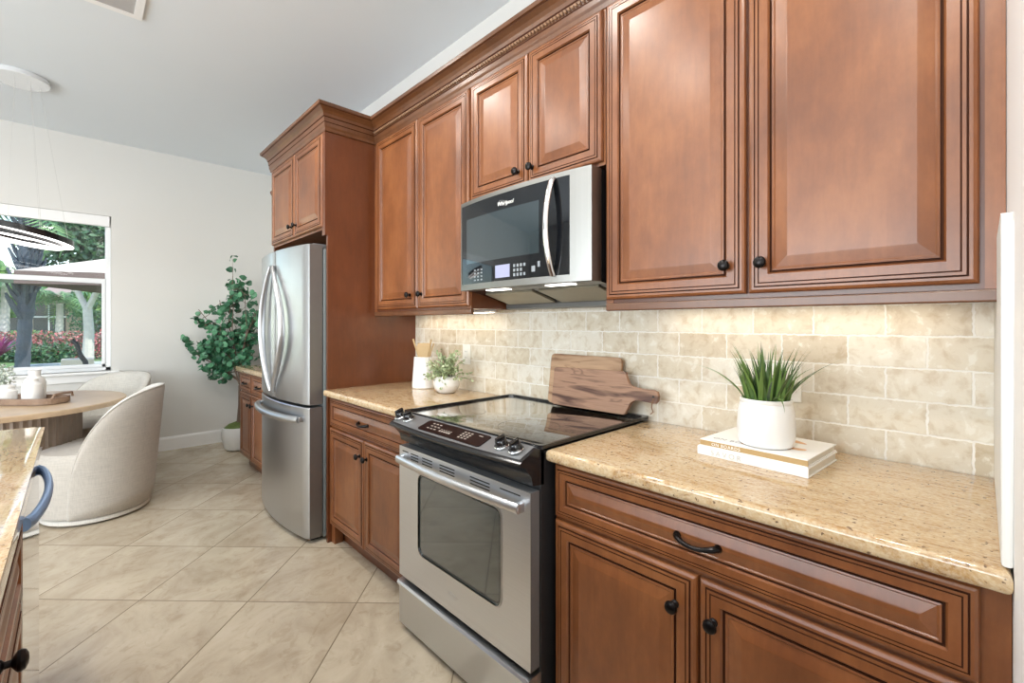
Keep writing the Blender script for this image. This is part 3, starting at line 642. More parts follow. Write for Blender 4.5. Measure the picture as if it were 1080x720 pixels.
# ------------------------------------------------------------------ refrigerator
fy0, fy1 = 2.748, 3.665; fc = (fy0+fy1)/2
F_ = thing('refrigerator', 'stainless French-door refrigerator with curved door handles', 'refrigerator', (1.35, fc, 0))
bm = BM(); box(bm, 1.075, 1.68, fy0, fy1, .02, 1.755, .006); obj('case', bm, M['case'], F_)
def fbow(y): u = (y-fc)/((fy1-fy0)/2); return .052*(1-u*u)
def fdoor(name, y0, y1, z0, z1, n=14):
    bm = BM(); rings = []; r = .010
    for i in range(n+1):
        y = y0+(y1-y0)*i/n; e = min(y-y0, y1-y); x = .984-fbow(y)+(r-math.sqrt(max(0, r*r-(r-min(e, r))**2)))
        rings.append([bm.verts.new(p) for p in ((x+.004, y, z0), (x, y, z0+.005), (x, y, z1-.005), (x+.004, y, z1), (1.068, y, z1), (1.068, y, z0))])
    for a, b in zip(rings, rings[1:]):
        for i in range(6): bm.faces.new((a[i], a[(i+1) % 6], b[(i+1) % 6], b[i])).material_index = 0
    for f in (bm.faces.new(rings[0][::-1]), bm.faces.new(rings[-1])): f.material_index = 1
    return obj(name, bm, [M['steel_v'], M['doorside']], F_, True)
d1 = fdoor('door', fy0, fc-.003, .822, 1.775); d2 = fdoor('door', fc+.003, fy1, .822, 1.775); d3 = fdoor('freezer_drawer', fy0, fy1, .032, .806, 28)
for d, s_ in ((d1, -1), (d2, 1)):
    bm = BM(); pts = []; rs = []
    for i in range(29):
        u = i/28; b_ = math.sin(PI*u); y = fc+s_*(.020+(.200 if s_ < 0 else .150)*b_); z = .865+(1.675-.865)*u
        pts.append((.984-fbow(y)-.012-.022*b_**.7, y, z)); rs.append(.012+.010*b_)
    tube(bm, pts, rs, 12, .8); obj('handle', bm, M['steel_g'], d, True)
bm = BM(); pts = []
for i in range(25): u = i/24; y = fy0+.06+(fy1-fy0-.12)*u; pts.append((.984-fbow(y)-.020-.030*math.sin(PI*u)**.5, y, .735))
tube(bm, pts, .019, 12, 1.15)
for y in (fy0+.06, fy1-.06): box(bm, .984-fbow(y)-.026, .984-fbow(y)+.004, y-.014, y+.014, .722, .752, .005)
obj('handle', bm, M['steel_g'], d3, True)
for y in (fy0+.02, fy1-.09): bm = BM(); box(bm, 1.02, 1.12, y, y+.07, 1.756, 1.785, .006); obj('hinge_cover', bm, M['silver'], F_)
bm = BM(); box(bm, 1.02, 1.068, fy0+.05, fy1-.05, .0, .030, .004); obj('base_grille', bm, M['blackmat'], F_)
text('logo', 'LG', .024, M['ink_grey'], d1, (.984-fbow(2.83)-.0006, 2.865, 1.700), (0, -1, 0), (0, 0, 1), .0005)
# ------------------------------------------------------------------ outlets
def outlet(label, y0, y1, z0, z1, gangs):
    x = XW-.0125; t = thing('wall_outlet', label, 'outlet', (x, (y0+y1)/2, z0))
    bm = BM(); box(bm, x-.006, x, y0, y1, z0, z1, .003); obj('cover_plate', bm, M['plate'], t)
    for g in range(gangs):
        yc = y0+(y1-y0)*(g+.5)/gangs; bm = BM(); box(bm, x-.0085, x-.005, yc-.0165, yc+.0165, (z0+z1)/2-.033, (z0+z1)/2+.033, .002)
        rc_ = obj('receptacle', bm, M['plate'], t)
        for dz in (-.018, .018):
            for dy in (-.006, .006): bm = BM(); box(bm, x-.0089, x-.0083, yc+dy-.0012, yc+dy+.0012, (z0+z1)/2+dz-.004, (z0+z1)/2+dz+.004); obj('slot', bm, M['slot'], rc_)
outlet('cream outlet plate on the backsplash behind the small potted plant', 2.095, 2.168, 1.062, 1.180, 1)
outlet('cream outlet plate on the backsplash behind the grass planter', .402, .520, 1.050, 1.172, 2)
# ------------------------------------------------------------------ counter objects
def board(label, plan, thick, x0, lean, mat, holes=(), cordy=None, name='cutting_board'):
    """plan (y, h) outline; the board stands on its long edge and leans back by lean"""
    z0 = .929; zs = .929
    bm = BM(); prism(bm, plan, 0, 0, thick, .003, 2)
    for v in bm.verts: a = v.co.copy(); v.co = Vector((x0+a.x*math.cos(lean)+a.z*math.sin(lean), a.y, z0+a.z*math.cos(lean)-a.x*math.sin(lean)+thick*math.sin(lean)))
    o = obj(name, bm, mat, None, False, loc=(x0, plan[0][0], z0)); tag(o, label, 'cutting board'); return o
p = rrect(1.050, 1.440, 0, .232, .02, 4); ob = board('rectangular pale wood cutting board leaning on the tile, behind the other', p, .018, 1.622, .13, M['board_light'])
pl = [(1.395, .012), (1.395, .165), (1.385, .172)]
pl += [(1.20, .176), (1.02, .179), (1.010, .172), (1.008, .150), (.995, .128), (.975, .118), (.930, .116), (.885, .118), (.868, .112), (.862, .095), (.864, .078), (.872, .066), (.885, .064), (.935, .072), (.965, .070), (.985, .056), (.996, .030), (1.000, .012), (1.010, .003), (1.38, .0), (1.39, .004)]
pb = board('dark streaked paddle cutting board with handle, leaning in front', pl, .018, 1.598, .13, M['board_dark'])
bm = BM()
hx = 1.598+.09*math.sin(.13)-.001
tube(bm, [(hx, .880, .929+.088), (hx-.006, .884, .929+.070), (hx-.004, .887, .929+.050), (hx-.006, .879, .929+.035), (hx-.002, .893, .929+.024)], .0022, 6); obj('hanging_cord', bm, M['cord'], pb)
bm = BM()
n = 14; a = [bm.verts.new((1.598+.092*math.sin(.13)-.0008, .882+.005*math.cos(2*PI*i/n), .929+.092+.005*math.sin(2*PI*i/n))) for i in range(n)]; bm.faces.new(a); obj('hole', bm, M['slot'], pb)
# books and grass planter
zc = .9142
def book(label, cx, cy, lx, ly, h, z, rot, cover, spine, name='book'):
    t = thing(name, label, 'book', (cx, cy, z), 'books stacked under the grass planter'); t.rotation_euler = (0, 0, rot)
    def place(o): return o
    bm = BM(); box(bm, cx-lx/2, cx+lx/2, cy-ly/2, cy+ly/2, z+h-.003, z+h, .0008); box(bm, cx-lx/2, cx+lx/2, cy-ly/2, cy+ly/2, z, z+.003, .0008); obj('cover', bm, cover, t)
    bm = BM(); box(bm, cx-lx/2, cx-lx/2+.003, cy-ly/2, cy+ly/2, z+.0028, z+h-.0028); obj('spine', bm, spine, t)
    bm = BM(); box(bm, cx-lx/2+.004, cx+lx/2-.004, cy-ly/2+.004, cy+ly/2-.004, z+.003, z+h-.003); obj('pages', bm, M['paper'], t)
    return t
bx, by = 1.469, .441
b1 = book('white hardcover cookbook lying flat, lower of the two', bx-.010, by, .240, .292, .025, zc, -.07, M['cover_white'], M['cover_white'])
text('spine_title', 'SAVOR', .021, M['ink_pale'], b1, (bx-.1315, by+.105, zc+.005), (0, -1, 0), (0, 0, 1), .0003, 0, 'LEFT', 1.5)
b2 = book('white cookbook with tan spine under the grass planter, upper of two', bx-.008, by-.002, .234, .284, .020, zc+.0255, -.07, M['cover_white'], M['cover_tan'])
text('spine_title', 'ON BOARDS', .0125, M['ink_white'], b2, (bx+.003-.1285, by+.105, zc+.0255+.0055), (0, -1, 0), (0, 0, 1), .0003, 0, 'LEFT', 1.2)
bt = zc+.0455
text('cover_title', 'ON BOARDS', .024, M['ink_grey'], b2, (bx-.095, by+.118, bt+.0002), (0, -1, 0), (1, 0, 0), .0002, 0, 'LEFT', 1.1)
bm = BM()
for cx, cy, rx, ry, a in ((bx-.02, by-.05, .045, .018, .6), (bx-.05, by+.02, .05, .012, -.3), (bx-.035, by-.085, .012, .03, .2), (bx+.05, by-.06, .03, .014, 1.2)):
    n = 20; vs = []
    for i in range(n): u = 2*PI*i/n; q = 1+.12*math.sin(3*u+cx*90); x_, y_ = rx*q*math.cos(u), ry*q*math.sin(u); vs.append(bm.verts.new((cx+x_*math.cos(a)-y_*math.sin(a), cy+x_*math.sin(a)+y_*math.cos(a), bt+.0004)))
    bm.faces.new(vs)
obj('cover_picture', bm, M['peach'], b2)
gx, gy, gz = 1.424, .430, bt+.0012
P_ = thing('grass_planter', 'white ceramic pot of spiky green grass standing on the books', 'potted plant', (gx, gy, gz))
bm = BM(); lathe(bm, [(0, 0), (.064, 0), (.0695, .004), (.0735, .025), (.0740, .060), (.0715, .095), (.0675, .114), (.0645, .119), (.0665, .123), (.0665, .129), (.063, .131), (.060, .126), (.060, .110), (0, .110)], (gx, gy, gz), 40); obj('pot', bm, M['white'], P_, True)
def blade(bm, base, az, lean, length, w, curl, n=7, twist=0):
    d = Vector((math.cos(az), math.sin(az), 0)); side = Vector((-d.y, d.x, 0)); p = Vector(base); ang = lean; prev = None
    for i in range(n+1):
        u = i/n; ww = w*(1-u**1.6)*(.75+.5*math.sin(PI*min(1, u*1.3)))+.0002; nr = side*math.cos(twist)+Vector((0, 0, 1)).cross(side)*math.sin(twist)
        a = bm.verts.new(p-nr*ww/2); b = bm.verts.new(p+nr*ww/2)
        if prev: bm.faces.new((prev[0], prev[1], b, a))
        prev = (a, b); ang = lean+curl*u; p = p+(d*math.sin(ang)+Vector((0, 0, math.cos(ang))))*length/n
bm = BM()
for i in range(125):
    az = random.uniform(0, 2*PI); r = .052*math.sqrt(random.random()); k = r/.052
    bb = (gx+r*math.cos(az), gy+r*math.sin(az), gz+.108)
    blade(bm, bb, az+random.uniform(-.5, .5), .02+.30*k*random.random()+.08, random.uniform(.11, .19), random.uniform(.006, .0145), random.uniform(.05, .55)*(.4+k), 7, random.uniform(-.6, .6))
for az in (-2.4, -2.1, 2.3, 2.0, 1.75, -.75, -1.0, -.5, -1.4, .5, -2.75):
    blade(bm, (gx+.045*math.cos(az), gy+.045*math.sin(az), gz+.11), az, .50, random.uniform(.17, .23), .0068, random.uniform(.7, 1.2), 9, random.uniform(-.5, .5))
blade(bm, (gx-.050, gy-.035, gz+.135), -2.5, .9, .09, .008, 2.2, 9, .3)
obj('grass', bm, M['leaf_grass'], P_)
# utensil crock
ux, uy = 1.535, 2.370
U = thing('utensil_crock', 'tall white crock holding wooden kitchen utensils beside the refrigerator panel', 'crock', (ux, uy, zc))
bm = BM(); lathe(bm, [(0, 0), (.066, 0), (.070, .004), (.070, .02), (.064, .10), (.059, .17), (.0575, .188), (.053, .188), (.055, .165), (.062, .02), (0, .02)], (ux, uy, zc), 36); obj('jar', bm, M['white'], U, True)
for nm, lab, dx, dy, tilt, ln in (('wooden_spoon', 'thin wooden stick leaning left in the crock', -.020, .030, (-.02, .085), .325), ('wooden_spoon', 'thin wooden stick leaning right in the crock', .0, -.028, (.02, -.075), .325), ('wooden_spoon', 'second thin wooden stick leaning right behind the first', .02, -.022, (.045, -.045), .300)):
    bm = BM(); a = Vector((ux-dx*.4, uy-dy*.8, zc+.022)); b = Vector((ux+dx+tilt[0]*.5, uy+dy+tilt[1]*.5, zc+ln-.03)); tube(bm, [a, (a+b)/2, b], [.004, .004, .0055], 8)
    tag(obj(nm, bm, M['bamboo'], None, True, loc=a), lab, 'utensil', 'utensils in the crock')
bm = BM(); pts2 = [(-.007, 0), (.007, 0), (.008, .15), (.036, .165), (.044, .232), (.030, .250), (-.034, .247), (-.044, .228), (-.034, .165), (-.008, .15)]
prism(bm, pts2, 1, -.003, .003, .0015, 1)
for v in bm.verts: a = v.co.copy(); th = -.75; v.co = Vector((ux+.008+a.x*math.cos(th)-a.y*math.sin(th), uy+.012+a.x*math.sin(th)+a.y*math.cos(th), zc+.022+a.z))
tag(obj('wooden_spatula', bm, M['bamboo'], None, loc=(ux, uy, zc)), 'broad flat bamboo spatula standing in the middle of the crock', 'utensil', 'utensils in the crock')
# small round pot
sx, sy = 1.515, 2.105
S_ = thing('potted_plant', 'small round white pot with pale green foliage beside the crock', 'potted plant', (sx, sy, zc))
bm = BM(); lathe(bm, [(0, 0), (.042, 0), (.052, .006), (.070, .028), (.0755, .052), (.069, .078), (.052, .094), (.047, .094), (.060, .070), (.0, .070)], (sx, sy, zc), 36); obj('pot', bm, M['whitegloss'], S_, True)
def leafcard(bm, c, nrm, up, l, w):
    nrm = nrm.normalized(); s_ = nrm.cross(up); s_ = s_.normalized() if s_.length > 1e-4 else Vector((1, 0, 0)); u = s_.cross(nrm)
    pts = [c, c+u*l*.35+s_*w*.5+nrm*w*.08, c+u*l*.75+s_*w*.4+nrm*w*.08, c+u*l, c+u*l*.75-s_*w*.4+nrm*w*.08, c+u*l*.35-s_*w*.5+nrm*w*.08]
    v = [bm.verts.new(p) for p in pts]; bm.faces.new((v[0], v[1], v[2], v[3])); bm.faces.new((v[0], v[3], v[4], v[5]))
def rv(): return Vector((random.gauss(0, 1), random.gauss(0, 1), random.gauss(0, 1))).normalized()
bm = BM(); st = BM()
for i in range(58):
    az = random.uniform(0, 2*PI); el = random.uniform(.05, 1.45); R_ = random.uniform(.10, .180)
    a = Vector((sx, sy, zc+.085)); d = Vector((math.cos(az)*math.cos(el), math.sin(az)*math.cos(el), math.sin(el)*.95)); b = a+Vector((d.x*R_*.85, d.y*R_*.85, d.z*R_+.0)); b.z -= .02*math.cos(el)
    tube(st, [a+Vector((d.x*.03, d.y*.03, -.01)), (a+b)/2+Vector((0, 0, .012)), b], .0011, 4)
    for k in range(17):
        u = .35+.65*k/16; c_ = a+(b-a)*u+Vector((0, 0, .012*(1-u)))+rv()*.008; leafcard(bm, c_, (rv()+Vector((0, 0, .8))), (d+rv()*.7), random.uniform(.014, .023), random.uniform(.009, .014))
for k in range(40): c_ = Vector((sx-.055+random.gauss(0, .008), sy-.03+random.gauss(0, .010), zc+.085-random.random()*.05)); leafcard(bm, c_, rv(), Vector((0, 0, -1))+rv()*.5, .016, .010)
obj('foliage', bm, M['leaf_pale'], S_); obj('stems', st, M['bark'], S_)
# ------------------------------------------------------------------ island and dishwasher at the left edge
IX = -.105
t = thing('kitchen_island', 'brown raised-panel kitchen island cabinet at the left edge', 'kitchen island', (-.5, 1.0, 0))
bm = BM(); box(bm, -1.02, IX, -.6, 1.505, .105, .872); box(bm, -1.02, IX, 2.175, 2.44, .105, .872); box(bm, -1.02, IX-.6, 1.505, 2.175, .105, .872); box(bm, -.98, IX-.07, -.5, 2.40, 0, .105); obj('cabinet_body', bm, M['wood'], t)
for a, b, kn in ((1.05, 1.490, 1.09), (.60, 1.042, 1.0)):
    d = door('door', t, IX, a, b, .118, .690, 1, 1); knob(d, IX+.0205, kn, .600, 1)
d = door('drawer', t, IX, .60, 1.49, .700, .862, .78, 1); knob(d, IX+.0205, 1.045, .778, 1)
counter('gold granite island countertop in the lower left corner', -1.06, -.082, -.65, 2.487, (1, 1, 1, 1), r=.03)
t = thing('dishwasher', 'stainless dishwasher in the island with curved bar handle', 'dishwasher', (-.4, 1.84, 0))
bm = BM(); box(bm, IX-.59, IX-.001, 1.515, 2.165, .08, .865); obj('tub', bm, M['case'], t)
bm = BM(); box(bm, IX, -.086, 1.512, 2.172, .09, .866, .003); dwd = obj('door', bm, M['steel_dw'], t)
bm = BM(); pts = [(-.088+.004, 1.560, .832)]
for i in range(21): u = i/20; pts.append((-.084+.030*math.sin(PI*u)**.6, 1.565+.55*u, .832))
tube(bm, pts, .0095, 12, 1.7); obj('handle', bm, M['handle_blue'], dwd, True)
bm = BM(); box(bm, IX-.07, IX-.055, 1.515, 2.165, .0, .08); obj('kick_plate', bm, M['blackmat'], t)
# ------------------------------------------------------------------ dining corner
tx, ty = -.365, 4.62
T = thing('dining_table', 'round pale oak dining table with fluted drum base', 'table', (tx, ty, 0))
bm = BM(); lathe(bm, [(0, .715), (.61, .715), (.648, .722), (.652, .735), (.652, .752), (.646, .757), (0, .757)], (tx, ty, 0), 64); obj('tabletop', bm, M['oak'], T, True)
bm = BM(); n = 180; pr = []
for i in range(n): a = 2*PI*i/n; r = .405-.011*abs(math.sin(a*30)); pr.append((tx+r*math.cos(a), ty+r*math.sin(a)))
prism(bm, pr, 2, 0, .716); obj('pedestal', bm, M['oak_grey'], T)
def chair(label, cx, cy, face):
    """barrel chair; face = direction the sitter looks (radians)"""
    t = thing('dining_chair', label, 'chair', (cx, cy, 0), 'barrel chairs at the dining table'); bk = face+PI
    bm = BM(); lathe(bm, [(0, 0), (.25, 0), (.25, .012), (0, .012)], (cx, cy, 0), 40); obj('swivel_base', bm, M['slot'], t)
    bm = BM(); lathe(bm, [(0, .012), (.275, .012), (.285, .020), (.285, .040), (.275, .046), (0, .046)], (cx, cy, 0), 48); obj('plinth', bm, M['linen_light'], t, True)
    def pl(a, r): d = a-face; return (cx+r*math.cos(a), cy+r*math.sin(a))
    bm = BM(); lathe(bm, [(0, .05), (.275, .05), (.295, .06), (.310, .20), (.318, .38), (.314, .440), (.296, .466), (.24, .480), (0, .486)], (cx, cy, 0), 56); obj('seat', bm, M['linen'], t, True)
    bm = BM(); ng = 60; rings = []; span = math.radians(106)
    def hz(q): u = abs(q)/span; return .075+.785*max(0, 1-u**3.2)**.62
    for i in range(ng+1):
        q = -span+2*span*i/ng; a = bk+q; top = hz(q); lo = .05; ring = []
        w = .055 if abs(q) < span*.93 else .055*(1-(abs(q)/span-.93)/.07*.6)
        def ro(z): return .316-.030*max(0, (.18-z)/.18)+.055*max(0, (z-.2))/.65
        out = [(ro(lo+(top-.02-lo)*k/8), lo+(top-.02-lo)*k/8) for k in range(9)]
        out += [(ro(top)-.008, top-.004), (ro(top)-.022, top), (ro(top)-w+.012, top-.003), (ro(top)-w, top-.018)]
        out += [(ro(top)-w-.020*(1-k/4.)*0, top-.018+(.44-top+.018)*(k+1)/4.) for k in range(4)]
        rin = [(ro(z)-w-.010, z) for z in (top-.03, (top+min(.44, top))/2-.015, min(.45, top-.035))]
        sec = out[:13]+rin+[(.26, min(.44, top-.01)), (.26, lo)]
        rings.append([bm.verts.new((cx+r*math.cos(a), cy+r*math.sin(a), z)) for r, z in sec])
    m = len(rings[0])
    for A, B in zip(rings, rings[1:]):
        for i in range(m): bm.faces.new((A[i], A[(i+1) % m], B[(i+1) % m], B[i])).material_index = (1 if 9 <= i <= 15 else 0)
    bm.faces.new(rings[0][::-1]); bm.faces.new(rings[-1]); obj('backrest', bm, [M['linen'], M['linen_light']], t, 'all')
    bm = BM(); pts = []
    for i in range(ng+1): q = -span+2*span*i/ng; a = bk+q; top = hz(q); r = .316-.030*max(0, (.18-top)/.18)+.055*max(0, top-.2)/.65-.006; pts.append((cx+r*math.cos(a), cy+r*math.sin(a), top-.004))
    tube(bm, pts, .0045, 6); obj('piping', bm, M['linen'], t, True)
    return t
chair('linen barrel swivel chair nearest the camera, back turned to the kitchen', .115, 4.275, math.radians(165))
chair('linen barrel chair behind the table below the window', .13, 5.27, math.radians(218))
# tray and things on it
tz = .7575
tc_ = (-.31, 4.62); ta = math.radians(-44)
def TR(u, v): return (tc_[0]+u*math.cos(ta)-v*math.sin(ta), tc_[1]+u*math.sin(ta)+v*math.cos(ta))
T2 = thing('serving_tray', 'long weathered wood tray with handle cut-outs on the dining table', 'tray', (*tc_, tz))
bm = BM(); prism(bm, [TR(*p) for p in rrect(-.34, .34, -.10, .10, .09, 8)], 2, tz, tz+.012); obj('tray_base', bm, M['tray'], T2)
bm = BM(); o_ = [TR(*p) for p in rrect(-.35, .35, -.11, .11, .10, 8)]; i_ = [TR(*p) for p in rrect(-.335, .335, -.095, .095, .085, 8)]
ringmesh(bm, o_, i_, tz+.006, tz+.045); obj('tray_rim', bm, M['tray'], T2)
for e in (-1, 1):
    bm = BM(); pts = [(*TR(e*.345, -.07), tz+.042), (*TR(e*.350, -.06), tz+.068), (*TR(e*.352, 0), tz+.072), (*TR(e*.350, .06), tz+.068), (*TR(e*.345, .07), tz+.042)]; tube(bm, pts, .008, 8); obj('tray_handle', bm, M['tray'], T2, True)
def vase(label, u, v, prof, mat, cat='vase', name='vase'):
    x, y = TR(u, v); bm = BM(); lathe(bm, prof, (x, y, tz+.0125), 28); return tag(obj(name, bm, mat, None, True, loc=(x, y, tz+.0125)), label, cat)
vase('tallest white bottle vase with narrow neck on the tray', .10, .050, [(0, 0), (.052, 0), (.058, .006), (.058, .125), (.050, .150), (.036, .162), (.032, .172), (.032, .205), (.036, .210), (.030, .212), (.026, .17), (0, .165)], M['whitegloss'])
vase('matte white bottle vase on the tray in front of the tallest', .175, -.035, [(0, 0), (.050, 0), (.053, .006), (.053, .100), (.048, .125), (.030, .140), (.028, .148), (.029, .160), (.024, .160), (.022, .14), (0, .135)], M['white'])
vase('short white lidded jar in the middle of the tray', -.01, -.02, [(0, 0), (.042, 0), (.046, .006), (.046, .075), (.034, .090), (.034, .098), (.040, .100), (.040, .115), (.030, .119), (0, .120)], M['whitegloss'], 'jar', 'jar')
bx_, by_ = TR(-.15, -.03)
bm = BM(); lathe(bm, [(0, 0), (.035, 0), (.035, .03), (.031, .03), (.031, .006), (0, .006)], (bx_, by_, tz+.0125), 24); tag(obj('candle_holder', bm, M['chrome'], None, True, loc=(bx_, by_, tz)), 'small silver candle cup on the tray at the left edge', 'candle holder')
vx, vy = TR(-.16, .055)
V = thing('potted_plant', 'small dusty green plant in white pot on the dining table tray', 'potted plant', (vx, vy, tz+.0125))
bm = BM(); lathe(bm, [(0, 0), (.035, 0), (.045, .05), (.047, .08), (.042, .08), (.04, .05), (0, .05)], (vx, vy, tz+.0125), 24); obj('pot', bm, M['white'], V, True)
bm = BM()
for i in range(420):
    d = rv(); c_ = Vector((vx, vy, tz+.17))+Vector((d.x*.085, d.y*.085, d.z*.10))*random.random()**.4; leafcard(bm, c_, rv()+Vector((0, 0, .5)), rv()+Vector((0, 0, .4)), .026, .012)
obj('foliage', bm, M['leaf_white'], V)
# chandelier
kx, ky = -.285, 4.72
K = thing('chandelier', 'two-ring black LED chandelier hanging on thin wires over the dining table', 'chandelier', (kx, ky, H))
bm = BM(); lathe(bm, [(0, 0), (.155, 0), (.158, -.004), (.158, -.030), (.153, -.034), (0, -.034)], (kx, ky, H-.0005), 48); obj('canopy', bm, plain('canopy_white', (.80, .82, .84), .18, .3), K, True)
for k, (r, z, ox, oy, tl) in enumerate(((.28, 1.945, 0, 0, -.20), (.225, 1.915, 0, 0, -.17))):
    n = 72; bm = BM()
    def rp(a, rr, zz): return (kx+ox+rr*math.cos(a), ky+oy+rr*math.sin(a), z+zz+tl*math.cos(a-.1)*r)
    rr = [[bm.verts.new(rp(2*PI*i/n, q, w)) for i in range(n)] for q, w in ((r, .022), (r, -.020), (r-.016, -.020), (r-.016, .022))]
    for s1, s2 in ((0, 1), (1, 2), (2, 3), (3, 0)):
        for i in range(n): bm.faces.new((rr[s1][i], rr[s1][(i+1) % n], rr[s2][(i+1) % n], rr[s2][i]))
    rg = obj('ring', bm, M['black'], K, True)
    bm = BM(); rr = [[bm.verts.new(rp(2*PI*i/n, q, w)) for i in range(n)] for q, w in ((r-.001, -.0202), (r-.001, -.025), (r-.019, -.028), (r-.019, .002), (r-.0165, .002), (r-.0165, -.0202))]
    for s1 in range(6):
        s2 = (s1+1) % 6
        for i in range(n): bm.faces.new((rr[s1][i], rr[s1][(i+1) % n], rr[s2][(i+1) % n], rr[s2][i]))
    obj('led_strip', bm, M['led'], rg, True)
    for j in range(3):
        a = .4+j*2*PI/3+k*.7; bm = BM(); tube(bm, [rp(a, r-.008, .022), (kx+.11*math.cos(a), ky+.11*math.sin(a), H-.034)], .0008, 5); obj('wire', bm, M['ink_pale'], K)
# ceiling vent and downlights
t = thing('ceiling_vent', 'white square ceiling air vent near the top left', 'vent', (.03, 3.10, H))
bm = BM(); a = [(-.22, 2.84), (.275, 2.84), (.275, 3.345), (-.22, 3.345)]; b = [(-.18, 2.88), (.237, 2.88), (.237, 3.307), (-.18, 3.307)]; ringmesh(bm, a, b, H-.012, H-.0005); obj('frame', bm, M['trimw'], t)
bm = BM()
for i in range(15): y = 2.89+i*.028; prism(bm, [(y, H-.002), (y+.003, H-.002), (y+.022, H-.011), (y+.019, H-.011)], 0, -.18, .237)
obj('louvers', bm, plain('vent_grey', (.42, .41, .40), .5), t)
for i, (x, y) in enumerate(LAMPS):
    if i == 0:
        t = L0 = thing('ceiling_light', 'round recessed ceiling downlight above the kitchen', 'light', (x, y, H), 'recessed ceiling downlights')
        bm = BM(); lathe(bm, [(.068, -.001), (.095, -.001), (.095, -.006), (.068, -.010), (.066, -.004)], (x, y, H), 40); obj('trim_ring', bm, M['trimw'], t, True)
        bm = BM(); lathe(bm, [(0, -.0035), (.067, -.0035)], (x, y, H), 32); obj('lens', bm, M['lamp'], t)
    else: dup(L0, (x, y, H), 'round recessed ceiling downlight above the kitchen')
# leafy tree in the far corner
qx, qy = 1.215, 5.36
Q = thing('potted_tree', 'tall leafy artificial tree in a ribbed white pot by the far wall', 'potted tree', (qx, qy, 0))
bm = BM(); n = 40; rings = []
for r, z in ((.085, 0), (.115, .02), (.142, .12), (.146, .19), (.138, .235), (.130, .24), (.125, .22)):
    rings.append([bm.verts.new((qx+(r-.004*(i % 4 == 0))*math.cos(2*PI*i/n), qy+(r-.004*(i % 4 == 0))*math.sin(2*PI*i/n), z)) for i in range(n)])
for a, b in zip(rings, rings[1:]):
    for i in range(n): bm.faces.new((a[i], a[(i+1) % n], b[(i+1) % n], b[i]))
bm.faces.new(rings[0][::-1]); obj('pot', bm, M['zinc'], Q, True)
bm = BM(); lathe(bm, [(.126, .0), (.120, .03), (.08, .065), (.03, .078), (0, .08)], (qx, qy, .205), 24)
for v in bm.verts: v.co += Vector((0, 0, random.uniform(-.008, .008)))
obj('moss', bm, M['soil'], Q, True)
bm = BM(); lf = BM()
def twig(a, b, r0, r1, bend=.05):
    m_ = (a+b)/2+rv()*bend*(b-a).length; tube(bm, [a, (a+m_)/2, m_, (m_+b)/2, b], [r0, r0*.8+r1*.2, (r0+r1)/2, r1*.9+r0*.1, r1], 6); return m_
def disc_leaf(c, nrm, r):
    nrm = nrm.normalized(); u = nrm.orthogonal().normalized(); v = nrm.cross(u); n = 8; a = random.uniform(0, 6); vs = []
    for i in range(n):
        t_ = a+2*PI*i/n; q = r*(1.15 if i == 0 else (.82 if i == 4 else 1)); vs.append(lf.verts.new(c+(u*math.cos(t_)+v*math.sin(t_))*q+nrm*(.18*r*math.cos(2*t_))))
    lf.faces.new(vs)
base = Vector((qx, qy, .24)); trunks = []
Rv = Vector((.72, -.694, 0)); Dv = Vector((.694, .72, 0))
tops = [(-.05, 0, 1.80), (-.22, .05, 1.55), (.10, -.05, 1.62), (-.34, 0, 1.30), (.0, .12, 1.42), (-.16, -.12, 1.15), (.14, .06, 1.25), (-.44, .02, 1.12), (-.28, -.05, .98), (.16, 0, 1.0), (-.10, .1, 1.7), (.2, .0, 1.45), (-.54, 0, 1.05), (-.32, .05, .86), (-.16, -.05, .82), (-.38, -.04, 1.45)]
fork = base+Vector((.02, .02, .42)); twig(base, fork, .016, .013, .03); twig(base+Vector((.03, .02, 0)), fork+Vector((.05, -.02, .2)), .012, .009, .05)
for (r_, d_, z_) in tops:
    tip = Vector((qx, qy, 0))+Rv*r_+Dv*d_+Vector((0, 0, z_)); s0 = fork+Vector((0, 0, random.uniform(0, .25))); mid = twig(s0, tip, .008, .003, .10)
    for k in range(12):
        u = random.uniform(.38, 1.0); c_ = s0+(tip-s0)*u; e = c_+rv()*random.uniform(.06, .17)+Vector((0, 0, .02)); twig(c_, e, .0025, .0012, .1)
        for j in range(5): w = c_+(e-c_)*random.uniform(.4, 1.1)+rv()*.035; disc_leaf(w, rv()+Vector((-.5, -.5, .5)), random.uniform(.020, .037))
for v in lf.verts:
    v.co.x = min(v.co.x, 1.68); v.co.y = min(v.co.y, 5.80)
obj('trunk', bm, M['bark'], Q); obj('foliage', lf, M['leaf_tree'], Q)
# ------------------------------------------------------------------ garden beyond the window
import mathutils
TH = math.radians(43.95); Sn, Cs = math.sin(TH), math.cos(TH)
def G(px_, D):               # ground plan point seen in column px_ at distance D along the view axis
    u = (px_-540)/478; return (D*(Sn+u*Cs), D*(Cs-u*Sn))
GZ = -.12
bm = BM(); box(bm, -70, 50, YF+.2, 9.2, GZ-.2, GZ); struct('ground_patio', bm, M['deck'])
bm = BM(); box(bm, -70, 60, 9.2, 90, GZ-.25, GZ-.04); struct('ground_lawn', bm, M['lawn'])
def rot2(c, a, pts): return [(c[0]+x*math.cos(a)-y*math.sin(a), c[1]+x*math.sin(a)+y*math.cos(a)) for x, y in pts]
c = G(150, 15.0); bm = BM(); prism(bm, rot2(c, 0, rrect(-2.6, 3.5, -1.6, 1.6, .5)), 2, GZ-.3, GZ+.06); o = obj('pool_water', bm, M['water']); o['kind'] = 'structure'
